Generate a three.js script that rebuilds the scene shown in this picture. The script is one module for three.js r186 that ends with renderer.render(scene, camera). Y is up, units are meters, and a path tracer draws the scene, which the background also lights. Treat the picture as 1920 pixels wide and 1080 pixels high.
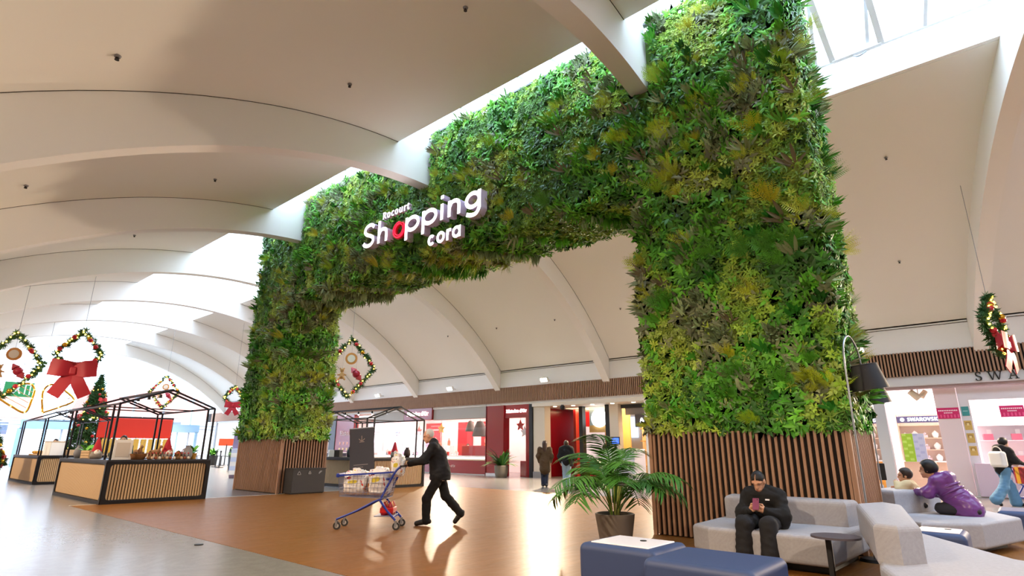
import * as THREE from 'three';
import { RoundedBoxGeometry } from 'three/addons/geometries/RoundedBoxGeometry.js';
import { mergeGeometries, mergeVertices, toCreasedNormals } from 'three/addons/utils/BufferGeometryUtils.js';
import { FontLoader } from 'three/addons/loaders/FontLoader.js';
import { TextGeometry } from 'three/addons/geometries/TextGeometry.js';
import { ImprovedNoise } from 'three/addons/math/ImprovedNoise.js';
import { RectAreaLightUniformsLib } from 'three/addons/lights/RectAreaLightUniformsLib.js';

// ---------------------------------------------------------------- camera, sky, exposure, large lights
const renderer = new THREE.WebGLRenderer({ antialias: true });
renderer.toneMapping = THREE.LinearToneMapping;
renderer.toneMappingExposure = 1.56;
renderer.shadowMap.enabled = true;
RectAreaLightUniformsLib.init();
const scene = new THREE.Scene();
const camera = new THREE.PerspectiveCamera(54.0, 1920 / 1080, 0.05, 400);
camera.rotation.order = 'YXZ';
camera.position.set(0, 1.35, 0);
camera.rotation.set(THREE.MathUtils.degToRad(16.0), THREE.MathUtils.degToRad(40.97), THREE.MathUtils.degToRad(0.29));
scene.background = new THREE.Color().setRGB(0.62, 0.78, 1.0);        // even overcast winter sky
scene.backgroundIntensity = 5.7;
const FLOOD = { color: 0xffe4c4, power: 225 };                     // floodlights on the fascia, aimed at the floor; the near row is added fill

// ---------------------------------------------------------------- helpers
const V = (x, y, z) => new THREE.Vector3(x, y, z);
const rngOf = (seed) => () => { seed = (seed + 0x6d2b79f5) | 0; let t = Math.imul(seed ^ (seed >>> 15), 1 | seed); t = (t + Math.imul(t ^ (t >>> 7), 61 | t)) ^ t; return ((t ^ (t >>> 14)) >>> 0) / 4294967296; };
const rand = rngOf(20241);
const rr = (a, b, r = rand) => a + (b - a) * r();
const noise = new ImprovedNoise();
const used = {};
const numbered = (n) => { const k = used[n] = (used[n] ?? -1) + 1; return k ? `${n}_${String(k).padStart(3, '0')}` : n; };
const mats = {};
function mat(color, rough = 0.6, o = {}) {
  const key = color + '|' + rough + '|' + JSON.stringify(o);
  return mats[key] ??= new THREE.MeshPhysicalMaterial({ color, roughness: rough, side: o.double ? THREE.DoubleSide : THREE.FrontSide, metalness: o.metal ?? 0, clearcoat: o.coat ?? 0, clearcoatRoughness: 0.15, sheen: o.sheen ?? 0, sheenRoughness: 0.6 });
}
function glow(color, strength) { return mats['g' + color + strength] ??= new THREE.MeshStandardMaterial({ color: 0x222222, emissive: color, emissiveIntensity: strength, roughness: 0.5 }); }
function leafMat(color, rough = 0.55) { return mats['l' + color + rough] ??= new THREE.MeshPhysicalMaterial({ color, roughness: rough, side: THREE.DoubleSide, transmission: 0.0 }); }
function M(parent, name, geo, material, pos, rot) {
  const m = new THREE.Mesh(geo, material); m.name = parent === scene ? numbered(name) : name; m.castShadow = m.receiveShadow = true;
  if (pos) m.position.set(...pos); if (rot) m.rotation.set(...rot); parent.add(m); return m;
}
function thing(name, label, category, pos = [0, 0, 0], ry = 0, group) {
  const g = new THREE.Group(); g.name = numbered(name); g.position.set(...pos); g.rotation.y = ry; g.userData = { label, category };
  if (group) g.userData.group = group; scene.add(g); return g;
}
function part(parent, name, label) { const g = new THREE.Group(); g.name = name; if (label) g.userData.label = label; parent.add(g); return g; }
function struct(name, label) { const g = new THREE.Group(); g.name = name; g.userData = { kind: 'structure', label, category: 'building' }; scene.add(g); return g; }
function copyOf(src, label, pos, ry, group, scale) {
  const c = src.clone(); c.name = numbered(src.name.replace(/_\d{3}$/, '')); c.userData = { ...src.userData, label }; if (group) c.userData.group = group;
  c.position.set(...pos); c.rotation.y = ry; if (scale) c.scale.setScalar(scale); scene.add(c); return c;
}
const geos = {};
const B = (w, h, d) => geos[`b${w},${h},${d}`] ??= new THREE.BoxGeometry(w, h, d);
const RB = (w, h, d, r = 0.01, s = 2) => geos[`r${w},${h},${d},${r},${s}`] ??= new RoundedBoxGeometry(w, h, d, s, r);
const CY = (a, b, h, n = 20) => geos[`c${a},${b},${h},${n}`] ??= new THREE.CylinderGeometry(a, b, h, n);
const SP = (r, n = 14) => geos[`s${r},${n}`] ??= new THREE.SphereGeometry(r, n, Math.ceil(n * 0.7));
const lathe = (pts, n = 28) => new THREE.LatheGeometry(pts.map(([x, y]) => new THREE.Vector2(x, y)), n);
function bar(a, b, w, d = w) {                                        // square bar between two points
  const A = V(...a), C = V(...b), L = A.distanceTo(C), g = new THREE.BoxGeometry(w, L, d);
  const q = new THREE.Quaternion().setFromUnitVectors(V(0, 1, 0), C.clone().sub(A).normalize());
  g.applyQuaternion(q); g.translate((A.x + C.x) / 2, (A.y + C.y) / 2, (A.z + C.z) / 2); return g;
}
function tube(pts, r, seg = 24, n = 8) { return new THREE.TubeGeometry(new THREE.CatmullRomCurve3(pts.map((p) => V(...p))), seg, r, n, false); }
function boxAt(x0, x1, y0, y1, z0, z1) { const g = new THREE.BoxGeometry(x1 - x0, y1 - y0, z1 - z0); g.translate((x0 + x1) / 2, (y0 + y1) / 2, (z0 + z1) / 2); return g; }
function prism(pts, y0, y1, bevel = 0) {                              // outline in (x, z), extruded upwards
  const s = new THREE.Shape(pts.map(([x, z]) => new THREE.Vector2(x, -z)));
  const g = new THREE.ExtrudeGeometry(s, { depth: y1 - y0 - 2 * bevel, bevelEnabled: bevel > 0, bevelSize: bevel, bevelThickness: bevel, bevelOffset: -bevel, bevelSegments: 4, curveSegments: 8 });
  g.rotateX(-Math.PI / 2); g.translate(0, y0 + bevel, 0); return g;
}
function sections(list) {                                             // closed solid through rings of equal length
  const n = list[0].length, pos = [], tri = (a, b, c) => pos.push(...a, ...b, ...c);
  for (let i = 0; i + 1 < list.length; i++) for (let j = 0; j < n; j++) {
    const a = list[i][j], b = list[i][(j + 1) % n], c = list[i + 1][(j + 1) % n], d = list[i + 1][j];
    tri(a, b, c); tri(a, c, d);
  }
  for (const [ring, flip] of [[list[0], 1], [list[list.length - 1], 0]]) for (let j = 1; j + 1 < n; j++) flip ? tri(ring[0], ring[j + 1], ring[j]) : tri(ring[0], ring[j], ring[j + 1]);
  const g = new THREE.BufferGeometry(); g.setAttribute('position', new THREE.Float32BufferAttribute(pos, 3));
  const out = toCreasedNormals(g, 0.5); out.setAttribute('uv', new THREE.Float32BufferAttribute(new Float32Array(pos.length / 3 * 2), 2)); return out;
}
const merge = (list) => mergeGeometries(list.map((g) => { const h = g.index ? g.toNonIndexed() : g; for (const k of Object.keys(h.attributes)) if (!['position', 'normal', 'uv'].includes(k)) h.deleteAttribute(k); return h; }));
function dataTex(w, h, f, srgb = true) {
  const d = new Uint8Array(w * h * 4);
  for (let y = 0; y < h; y++) for (let x = 0; x < w; x++) { const c = f(x / w, y / h); for (let k = 0; k < 3; k++) d[(y * w + x) * 4 + k] = Math.max(0, Math.min(255, c[k] * 255)); d[(y * w + x) * 4 + 3] = 255; }
  const t = new THREE.DataTexture(d, w, h); t.wrapS = t.wrapT = THREE.RepeatWrapping; t.magFilter = t.minFilter = THREE.LinearFilter; if (srgb) t.colorSpace = THREE.SRGBColorSpace; t.needsUpdate = true; return t;
}
function canvasTex(w, h, draw) { const c = document.createElement('canvas'); c.width = w; c.height = h; draw(c.getContext('2d'), w, h); const t = new THREE.CanvasTexture(c); t.colorSpace = THREE.SRGBColorSpace; t.magFilter = THREE.LinearFilter; return t; }
const per = (u, v, fu, fv, seed) => {                                  // noise that repeats over the unit square
  const a = u * Math.PI * 2, b = v * Math.PI * 2;
  return noise.noise(Math.cos(a) * fu + seed, Math.sin(a) * fu + Math.cos(b) * fv + seed * 1.7, Math.sin(b) * fv + seed * 0.3);
};
const font = await new FontLoader().loadAsync('fonts/droid/droid_sans_bold.typeface.json');
const fontThin = await new FontLoader().loadAsync('fonts/droid/droid_sans_regular.typeface.json');
const fontSerif = await new FontLoader().loadAsync('fonts/droid/droid_serif_regular.typeface.json');
function text(str, size, depth, f = font) { return new TextGeometry(str, { font: f, size, depth, curveSegments: 5, bevelEnabled: false }); }

// ---------------------------------------------------------------- shared materials
const woodTex = dataTex(1024, 1024, (u, v) => {
  const pl = Math.floor(u * 8), off = (pl * 0.37) % 1, q = Math.floor(v * 2 + off * 2), tone = ((Math.sin(pl * 12.9 + q * 78.2) * 43758.5) % 1);
  const g = per(u, v, 8, 0.35, 3.1 + pl * 0.7) * 0.5 + per(u, v, 22, 0.5, 8.2) * 0.4;
  const k = 1 + g * 0.12 + tone * 0.03;
  return [0.49 * k, 0.32 * k, 0.14 * k];
});
const woodRough = dataTex(512, 512, (u, v) => { const k = 0.36 + 0.05 * per(u, v, 10, 1, 5.5) + 0.03 * per(u, v, 4, 4, 2.5); return [k, k, k]; }, false);
const tileTex = dataTex(512, 512, (u, v) => { const k = 1 + 0.05 * per(u, v, 3, 3, 7.1) + 0.04 * per(u, v, 14, 14, 2.2); return [0.47 * k, 0.46 * k, 0.455 * k]; });
const slatTex = dataTex(256, 256, (u, v) => { const k = 1 + 0.16 * per(u, v, 7, 0.8, 4.4) + 0.1 * per(u, v, 20, 1.4, 9.1); return [0.66 * k, 0.51 * k, 0.41 * k]; });
const paleTex = dataTex(256, 256, (u, v) => { const k = 1 + 0.12 * per(u, v, 7, 0.8, 1.4) + 0.08 * per(u, v, 20, 1.4, 3.1); return [0.78 * k, 0.655 * k, 0.50 * k]; });
const MT = {
  vault: mat(0xf3f0e8, 0.85), rib: mat(0xf5f2ec, 0.8), white: mat(0xf2f1f0, 0.7), frameWhite: mat(0xe6e9ee, 0.4),
  wood: new THREE.MeshPhysicalMaterial({ map: woodTex, roughnessMap: woodRough, roughness: 1, specularIntensity: 0.45 }),
  tile: new THREE.MeshPhysicalMaterial({ map: tileTex, roughness: 0.26, specularIntensity: 0.65 }),
  slat: new THREE.MeshStandardMaterial({ map: slatTex, roughness: 0.55 }), pale: new THREE.MeshStandardMaterial({ map: paleTex, roughness: 0.55 }),
  dark: mat(0x17110f, 0.9), black: mat(0x17171b, 0.5), metal: mat(0x9aa0a8, 0.35, { metal: 0.8 }), blackMetal: mat(0x141318, 0.45, { metal: 0.3 }),
  glass: new THREE.MeshPhysicalMaterial({ color: 0xffffff, roughness: 0.0, transmission: 1, thickness: 0, ior: 1.45, side: THREE.DoubleSide }),
  red: mat(0x8c0a16, 0.25, { coat: 0.6 }), redMatt: mat(0xb01420, 0.6), cream: mat(0xd9cdbd, 0.6), grey: mat(0x8b8a8e, 0.6),
};

// ---------------------------------------------------------------- the hall: floor, vault, ribs, skylight
const ribX = (k, z) => -0.4 - 7.0 * k + (2.5 + 0.25 * k) / 14.2 * (z + 23.5);
const arc = (R, z) => -10.03 + Math.sqrt(R * R - (z + 11.8) ** 2);
const vaultY = (z) => arc(19.52, z), ribY = (z) => arc(18.64, z);
const Z0 = 0.15, ZN = -8.0, ZF = -13.6, Z1 = -23.5, EAVE = 10.05, RIDGE = 11.15, ZR = -10.8;
const glassY = (z) => z > ZR ? EAVE + (RIDGE - EAVE) * (ZN - z) / (ZN - ZR) : EAVE + 0.1 + (RIDGE - EAVE - 0.1) * (z - ZF) / (ZR - ZF);
const KS = [-3, -2, -1, 0, 1, 2, 3, 4, 5, 6, 7, 8];
{
  const uvPlane = (x0, x1, z0, z1, y, s) => { const g = boxAt(x0, x1, y - 0.2, y, z0, z1), p = g.attributes.position, uv = g.attributes.uv; for (let i = 0; i < p.count; i++) uv.setXY(i, p.getX(i) / s, p.getZ(i) / s); return g; };
  const f = struct('floor', 'glossy floor of pale stone tile around a warm brown wood area');
  M(f, 'tile_floor', uvPlane(-62, 23, -33, 9, 0, 2.4), MT.tile);
  const w = M(f, 'wood_floor', uvPlane(-17.6, 18, -15.8, -4.02, 0.004, 1.6), MT.wood); w.userData.label = 'warm brown wood floor';
  M(f, 'joint_strip', boxAt(-17.66, -17.58, 0, 0.007, -15.8, -4.02), mat(0xd8d2c8, 0.4));
  M(f, 'floor_socket', CY(0.06, 0.06, 0.012), MT.black, [-9.3, 0.006, -3.78]);

  const c = struct('ceiling', 'white barrel vault of curved panels between deep arched ribs with a skylight strip');
  for (let i = 0; i + 1 < KS.length; i++) {
    const k = KS[i];
    for (const [za, zb] of [[Z0, ZN], [ZF - 0.12, Z1]]) {
      const rings = [];
      for (let s = 0; s <= 18; s++) { const z = za + (zb - za) * s / 18, y = vaultY(z), a = ribX(k + 1, z) + 0.15, b = ribX(k, z) - 0.15; rings.push([[a, y, z], [b, y, z], [b, y + 0.3, z], [a, y + 0.3, z]]); }
      M(c, 'vault_panel', sections(rings.reverse()), MT.vault);
      const shadeStrip = []; for (let s = 0; s <= 18; s++) { const z = za + (zb - za) * s / 18, y = vaultY(z), x = ribX(k + 1, z) + 0.185; shadeStrip.push([[x, y - 0.01, z], [x + 0.016, y - 0.01, z], [x + 0.016, y + 0.01, z], [x, y + 0.01, z]]); } M(c, 'crease_shade_strip', sections(shadeStrip.reverse()), mat(0x4a4038, 0.8));  // dark strip modelled in place of the shadow line at the rib crease
    }
    for (const [z, d, e] of [[ZN, 0.12, EAVE], [ZF, -0.12, EAVE + 0.1]]) {     // upstands of the skylight
      const a = ribX(k + 1, z) + 0.19, b = ribX(k, z) - 0.19;
      M(c, 'skylight_upstand', boxAt(a, b, vaultY(z) - 0.0, e, Math.min(z, z + d), Math.max(z, z + d)), MT.rib);
    }
  }
  for (const k of KS) {
    const rings = [], zs = []; for (let z = Z0; z > Z1 - 0.01; z -= 0.4925) zs.push(z);
    zs.push(ZN + 0.001, ZN - 0.001, ZF + 0.001, ZF - 0.001); zs.sort((a, b) => b - a);
    for (const z of zs) { const x = ribX(k, z), t = z < ZN && z > ZF ? glassY(z) - 0.03 : vaultY(z) + 0.25, w2 = 0.19; rings.push([[x - w2, ribY(z), z], [x + w2, ribY(z), z], [x + w2, t, z], [x - w2, t, z]]); }
    M(c, 'arch_rib', sections(rings.reverse()), MT.rib);
  }
  // skylight glazing, one window to each bay
  for (let i = 0; i + 1 < KS.length; i++) {
    const k = KS[i], w = struct('window_' + (i + 1), 'skylight glazing over one bay of the vault'), n = 6;
    for (const [za, zb] of [[ZN - 0.12, ZR], [ZF + 0.12, ZR]]) {
      const pt = (t, z) => [ribX(k + 1, z) + 0.2 + (ribX(k, z) - ribX(k + 1, z) - 0.4) * t, glassY(z), z];
      for (let j = 0; j < n; j++) {
        const g = new THREE.BufferGeometry(), q = [pt(j / n, za), pt((j + 1) / n, za), pt((j + 1) / n, zb), pt(j / n, zb)];
        g.setAttribute('position', new THREE.Float32BufferAttribute([q[0], q[1], q[2], q[0], q[2], q[3]].flat(), 3)); g.computeVertexNormals();
        M(w, 'pane', g, MT.glass);
        M(w, 'mullion', bar(pt((j + 1) / n - 0.006, za), pt((j + 1) / n - 0.006, zb), 0.07, 0.1), MT.frameWhite);
      }
      M(w, 'eave_rail', bar(pt(0, za), pt(1, za), 0.1, 0.08), MT.frameWhite);
    }
    M(w, 'ridge_rail', bar([ribX(k + 1, ZR), RIDGE, ZR], [ribX(k, ZR), RIDGE, ZR], 0.1, 0.1), MT.frameWhite);
  }
  // an opening vent in the skylight over the sofas
  const v = thing('skylight_vent', 'white framed opening vent in the skylight beside the green wall', 'window'), y = (z) => glassY(z) - 0.12, xa = -1.72, xb = -0.75, a = -13.35, b = -11.3;
  for (const x of [xa, xb]) M(v, 'side_rail', bar([x, y(a), a], [x, y(b), b], 0.12, 0.12), MT.frameWhite);
  for (const z of [a, b]) M(v, 'end_rail', bar([xa, y(z), z], [xb, y(z), z], 0.12, 0.12), MT.frameWhite);
  M(v, 'opener_chain', tube([[-1.3, y(a) - 0.1, a + 0.02], [-1.2, y(a) - 0.16, a + 0.05], [-1.05, y(a) - 0.1, a + 0.02]], 0.02), MT.metal);

  // far side: white band, slatted fascia, soffit; near side the same behind the camera
  const wf = struct('wall_far', 'white band above the shop fronts'); M(wf, 'upper_band', boxAt(-60, 22, 4.62, 5.6, -23.8, -23.5), MT.white); M(wf, 'crease_shade_strip', boxAt(-58, 21, 5.475, 5.493, -23.5, -23.48), mat(0x4a4038, 0.8));  // thin dark strip here stands in for shade where vault meets band
  const wn = struct('wall_near', 'shop side behind the camera');
  M(wn, 'upper_band', boxAt(-60, 22, 4.62, 5.6, 0.15, 0.45), MT.white);
  M(wn, 'fascia', boxAt(-60, 22, 3.85, 4.64, 0.12, 0.42), MT.slat);
  M(wn, 'soffit', boxAt(-60, 22, 3.7, 3.9, 0.4, 5.2), MT.white); M(wn, 'rear_wall', boxAt(-60, 22, 0, 3.9, 5, 5.3), MT.cream);
  const fr = struct('trim_1', 'band of vertical wooden slats above the shop fronts');
  M(fr, 'backing', boxAt(-60, 22, 3.85, 4.64, -23.62, -23.5), MT.dark);
  const sl = []; for (let x = -59; x < 21; x += 0.1) sl.push(boxAt(x, x + 0.05, 3.83, 4.645, -23.51, -23.44));
  const sm = M(fr, 'slats', merge(sl), MT.slat); sm.userData.kind = 'stuff';
  const wr = struct('wall_right', 'end wall outside the view'); M(wr, 'end_wall', boxAt(21.5, 22, 0, 11, -33, 6), MT.white);
  const rf = struct('roof', 'flat roof over the shops'); M(rf, 'shop_roof', boxAt(-62, 22, 5.55, 5.75, -33, -23.5), MT.white); M(rf, 'shop_roof', boxAt(-62, 22, 5.5, 5.7, 0.1, 6), MT.white);
}
// sprinklers and hanger points on the vault
{
  const at = (z, x) => [x, vaultY(z) - 0.03, z];
  const spots = [[-1.4, -8.33], [-5.18, -8.79], [-5.28, -5.63], [-1.44, -14.4], [-5.2, -15.12], [-5.17, -21.5], [-16.65, -1.34], [-20.96, -1.87], [-20.73, -19.03], [-20.85, -15.45], [-20.87, -11.95], [-20.68, -22.58]];
  for (const [z, x] of spots) {
    const g = thing('sprinkler_head', 'tiny dark sprinkler head on the white vault panel', 'sprinkler', at(z, x), 0, 'sprinkler heads on the vault');
    M(g, 'escutcheon', CY(0.045, 0.035, 0.03, 12), MT.grey); M(g, 'deflector', CY(0.014, 0.03, 0.045, 10), MT.black, [0, -0.03, 0]);
  }
}
// floodlights on the far fascia; unseen near row added as warm bounce fill
for (const [side, z, aim] of [['far', -23.0, -17.5], ['near', -0.42, -3.6]]) for (let i = -2; i <= 7; i++) {
  const x = side === 'far' ? -3.77 - 7.0 * i : (ribX(i, 0) + ribX(i + 1, 0)) / 2 + 2.4, seen = side === 'far' && i >= 0 && i < 5;
  const g = thing('floodlight', seen ? ['white floodlight above the fascia beside the black lampshade', 'white floodlight above the fascia hidden behind the right green pillar', 'bright floodlight above the fascia nearest the right green pillar', 'bright floodlight above the fascia, middle of the three under the green lintel', 'bright floodlight above the fascia nearest the left green pillar'][i] : (side === 'far' ? 'white floodlight on the far fascia beyond the left green pillar' : 'unseen white fill floodlight added on the near fascia behind the camera'), 'lamp', [x, 4.82, z], side === 'far' ? 0 : Math.PI, seen ? undefined : 'floodlights along the ' + side + ' fascia');
  M(g, 'bracket', B(0.08, 0.08, 0.4), MT.white, [0, -0.02, -0.25]);
  M(g, 'housing', RB(0.46, 0.24, 0.16, 0.03), MT.white, [0, 0, -0.04], [0.5, 0, 0]);
  M(g, 'lamp_face', B(0.38, 0.17, 0.02), glow(0xfff6ea, 25), [0, -0.03, 0.05], [0.5, 0, 0]);
  const s = new THREE.SpotLight(FLOOD.color, FLOOD.power * (side === 'far' ? 1 : 0.34), 0, side === 'far' ? 1.2 : 1.15, 1, 2); s.name = 'flood_light'; s.position.set(x, 4.68, z + (side === 'far' ? 0.15 : -0.15)); s.target.position.set(x, 0, aim); s.castShadow = true; s.shadow.radius = 8; scene.add(s, s.target);
}
// ---------------------------------------------------------------- the green gate
const GZ = -9.3, GB = -10.95, GT = 9.98, LB = 6.25, BASE = 1.66;
const GL = [-20.8, -17.75], GR = [-4.9, -1.78];
// leaf shapes -------------------------------------------------
function leafGeo(L, W, bend, fold = 0.25, seg = 4) {                 // blade along +y, facing +z, drooping towards +z
  const pos = [], idx = [];
  for (let i = 0; i <= seg; i++) {
    const t = i / seg, w = W * Math.pow(Math.sin(Math.PI * Math.min(0.995, 0.06 + t * 0.94)), 0.75) * (1 - 0.25 * t), y = L * t * (1 - 0.25 * bend * t), z = bend * L * t * t * 0.7;
    if (i === seg) pos.push(0, y, z, 0, y, z, 0, y, z); else pos.push(-w, y, z + fold * w, 0, y, z, w, y, z + fold * w);
  }
  for (let i = 0; i < seg; i++) for (let j = 0; j < 2; j++) { const a = i * 3 + j; idx.push(a, a + 1, a + 4, a, a + 4, a + 3); }
  const g = new THREE.BufferGeometry(); g.setAttribute('position', new THREE.Float32BufferAttribute(pos, 3)); g.setAttribute('uv', new THREE.Float32BufferAttribute(new Float32Array(pos.length / 3 * 2), 2)); g.setIndex(idx); g.computeVertexNormals(); return g;
}
function spray(n, L, W, r, spread, bend, seg = 3) {                  // leaves standing out from a wall (wall is the xy plane, +z outwards)
  const out = [];
  for (let i = 0; i < n; i++) {
    const a = (i / n + rr(-0.3, 0.3, r) / n) * Math.PI * 2, s = rr(0.65, 1.25, r), g = leafGeo(L * s, W * s, rr(0.2, bend, r), rr(0.1, 0.4, r), seg);
    g.rotateX(-Math.PI / 2 + rr(spread * 0.6, spread, r)); g.rotateY(rr(-0.5, 0.5, r)); // tips outwards, opened by spread
    const m = new THREE.Matrix4().makeRotationZ(a); g.applyMatrix4(new THREE.Matrix4().makeRotationX(Math.PI)); g.applyMatrix4(m);
    g.computeBoundingBox(); const c = new THREE.Vector3(); g.boundingBox.getCenter(c); if (c.z < 0) g.scale(1, 1, -1);
    g.translate(rr(-0.3, 0.3, r) * L, rr(-0.3, 0.3, r) * L, 0); out.push(g);
  }
  return merge(out);
}
function fan(n, L, W, r, bend, up = 0.5) {                            // long blades from one point, arching up and over
  const out = [];
  for (let i = 0; i < n; i++) {
    const a = rr(-1.5, 1.5, r), s = rr(0.6, 1.15, r), g = leafGeo(L * s, W * rr(0.8, 1.2, r), rr(0.3, bend, r), 0.3, 5);
    g.rotateX(rr(0.25, 0.95, r)); g.rotateZ(a + up * 0); g.translate(rr(-0.03, 0.03, r), rr(-0.05, 0.03, r), 0); out.push(g);
  }
  return merge(out);
}
function fernGeo(n, L, r) {                                           // feathery fronds
  const out = [];
  for (let i = 0; i < n; i++) {
    const a = rr(-1.2, 1.2, r), s = rr(0.7, 1.15, r), parts = [], N = 13;
    for (let k = 1; k <= N; k++) for (const d of [-1, 1]) {
      const t = k / N, w = L * 0.24 * Math.sin(Math.PI * (0.12 + t * 0.86)), g = leafGeo(w, w * 0.085, 0.3, 0.2, 2);
      g.rotateZ(d * -1.05 + rr(-0.1, 0.1, r)); g.translate(0, L * t, L * 0.42 * t * t); parts.push(g);
    }
    parts.push(leafGeo(L * 1.02, L * 0.012, 0.6, 0, 5));
    const f = merge(parts); f.scale(s, s, s); f.rotateX(rr(0.2, 0.75, r)); f.rotateZ(a); out.push(f);
  }
  return merge(out);
}
{
  const r = rngOf(77), gate = thing('living_wall_gate', 'tall gateway covered in green plants on wood slat bases', 'green wall');
  const coreM = mat(0x5c7a34, 0.95);
  M(gate, 'pillar_core', boxAt(GL[0] + 0.1, GL[1] - 0.1, BASE - 0.05, GT - 0.1, GB + 0.1, GZ - 0.1), coreM);
  M(gate, 'pillar_core', boxAt(GR[0] + 0.1, GR[1] - 0.1, BASE - 0.05, GT - 0.1, GB + 0.1, GZ - 0.1), coreM);
  M(gate, 'lintel_core', boxAt(GL[1] - 0.1, GR[0] + 0.1, LB + 0.1, GT - 0.1, GB + 0.1, GZ - 0.1), coreM);
  M(gate, 'top_rail', boxAt(GL[0], GR[1], GT + 0.02, GT + 0.07, GZ - 0.12, GZ - 0.02), mat(0x6c6f72, 0.5));
  // slatted bases, each slat its own piece
  const sg = boxAt(-0.019, 0.019, 0.02, BASE, -0.022, 0.022), sg2 = boxAt(-0.022, 0.022, 0.02, BASE, -0.019, 0.019), end = boxAt(-0.03, 0.03, 0, BASE + 0.01, -0.03, 0.03);
  for (const [x0, x1] of [GL, GR]) {
    const b = part(gate, 'slat_base', 'base clad in vertical wooden slats over a dark backing');
    M(b, 'backing', boxAt(x0 + 0.07, x1 - 0.07, 0, BASE - 0.02, GB + 0.07, GZ - 0.07), MT.dark);
    const n = Math.round((x1 - x0) / 0.093);
    for (let i = 1; i < n; i++) { const x = x0 + (x1 - x0) * i / n; M(b, 'slat', sg, MT.slat, [x, 0, GZ - 0.045]); }
    const m = 17;
    for (let i = 1; i < m; i++) { const z = GZ + (GB - GZ) * i / m; M(b, 'slat', sg2, MT.slat, [x1 - 0.045, 0, z]); M(b, 'slat', sg2, MT.slat, [x0 + 0.045, 0, z]); }
    for (const x of [x0 + 0.03, x1 - 0.03]) for (const z of [GZ - 0.03, GB + 0.03]) M(b, 'corner_post', end, MT.slat, [x, 0, z]);
  }
  // faces that carry plants: origin, u axis, v axis, outward normal
  const faces = [
    { o: [GL[0], BASE, GZ], u: [3.05, 0, 0], v: [0, GT - BASE, 0], n: [0, 0, 1] },
    { o: [GR[0], BASE, GZ], u: [3.12, 0, 0], v: [0, GT - BASE, 0], n: [0, 0, 1] },
    { o: [GL[1], LB, GZ], u: [GR[0] - GL[1], 0, 0], v: [0, GT - LB, 0], n: [0, 0, 1] },
    { o: [GL[1], BASE, GZ], u: [0, 0, GB - GZ], v: [0, LB - BASE, 0], n: [1, 0, 0] },
    { o: [GR[1], BASE, GZ], u: [0, 0, GB - GZ], v: [0, GT - BASE, 0], n: [1, 0, 0] },
    { o: [GR[0], BASE, GB], u: [0, 0, GZ - GB], v: [0, LB - BASE, 0], n: [-1, 0, 0], thin: 0.6 },
    { o: [GL[0], BASE, GB], u: [0, 0, GZ - GB], v: [0, GT - BASE, 0], n: [-1, 0, 0], thin: 0.6 },
    { o: [GL[1], LB, GZ], u: [GR[0] - GL[1], 0, 0], v: [0, 0, GB - GZ], n: [0, -1, 0], down: 1 },
    { o: [GL[0], BASE, GB], u: [GR[1] - GL[0], 0, 0], v: [0, GT - BASE, 0], n: [0, 0, -1], thin: 0.25, back: 1 },
  ];
  // the kinds of plant
  const kinds = {
    box: [spray(9, 0.085, 0.022, r, 1.3, 0.5, 2), spray(10, 0.075, 0.024, r, 1.4, 0.5, 2)],
    leafy: [spray(8, 0.145, 0.03, r, 1.35, 0.7, 3), spray(7, 0.165, 0.026, r, 1.3, 0.8, 3)],
    fine: [spray(14, 0.09, 0.011, r, 1.3, 0.6, 2), spray(15, 0.10, 0.012, r, 1.2, 0.6, 2)],
    strap: [fan(8, 0.29, 0.022, r, 0.7), fan(9, 0.26, 0.026, r, 0.8)],
    fern: [fernGeo(5, 0.30, r), fernGeo(6, 0.26, r)],
  };
  const tints = {
    box: [[0.08, 0.24, 0.015], [0.19, 0.40, 0.03], [0.32, 0.54, 0.05], [0.40, 0.56, 0.10]],
    leafy: [[0.04, 0.17, 0.02], [0.07, 0.32, 0.02], [0.14, 0.48, 0.03], [0.22, 0.26, 0.13]],
    fine: [[0.10, 0.27, 0.03], [0.24, 0.44, 0.04], [0.40, 0.54, 0.06]],
    strap: [[0.06, 0.26, 0.03], [0.14, 0.44, 0.04], [0.30, 0.40, 0.20]],
    fern: [[0.12, 0.42, 0.02], [0.36, 0.56, 0.03], [0.46, 0.54, 0.03]],
  };
  const lists = {}; for (const k in kinds) for (let j = 0; j < 2; j++) lists[k + j] = [];
  const clumps = [];
  const outside = (x, y) => y > BASE && y < LB && x > GL[1] && x < GR[0];
  const nearRib = (x, y, z) => [1, 2, 3].some((k) => Math.abs(x - ribX(k, z)) < 0.34) && y > ribY(z) - 0.12;
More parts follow.
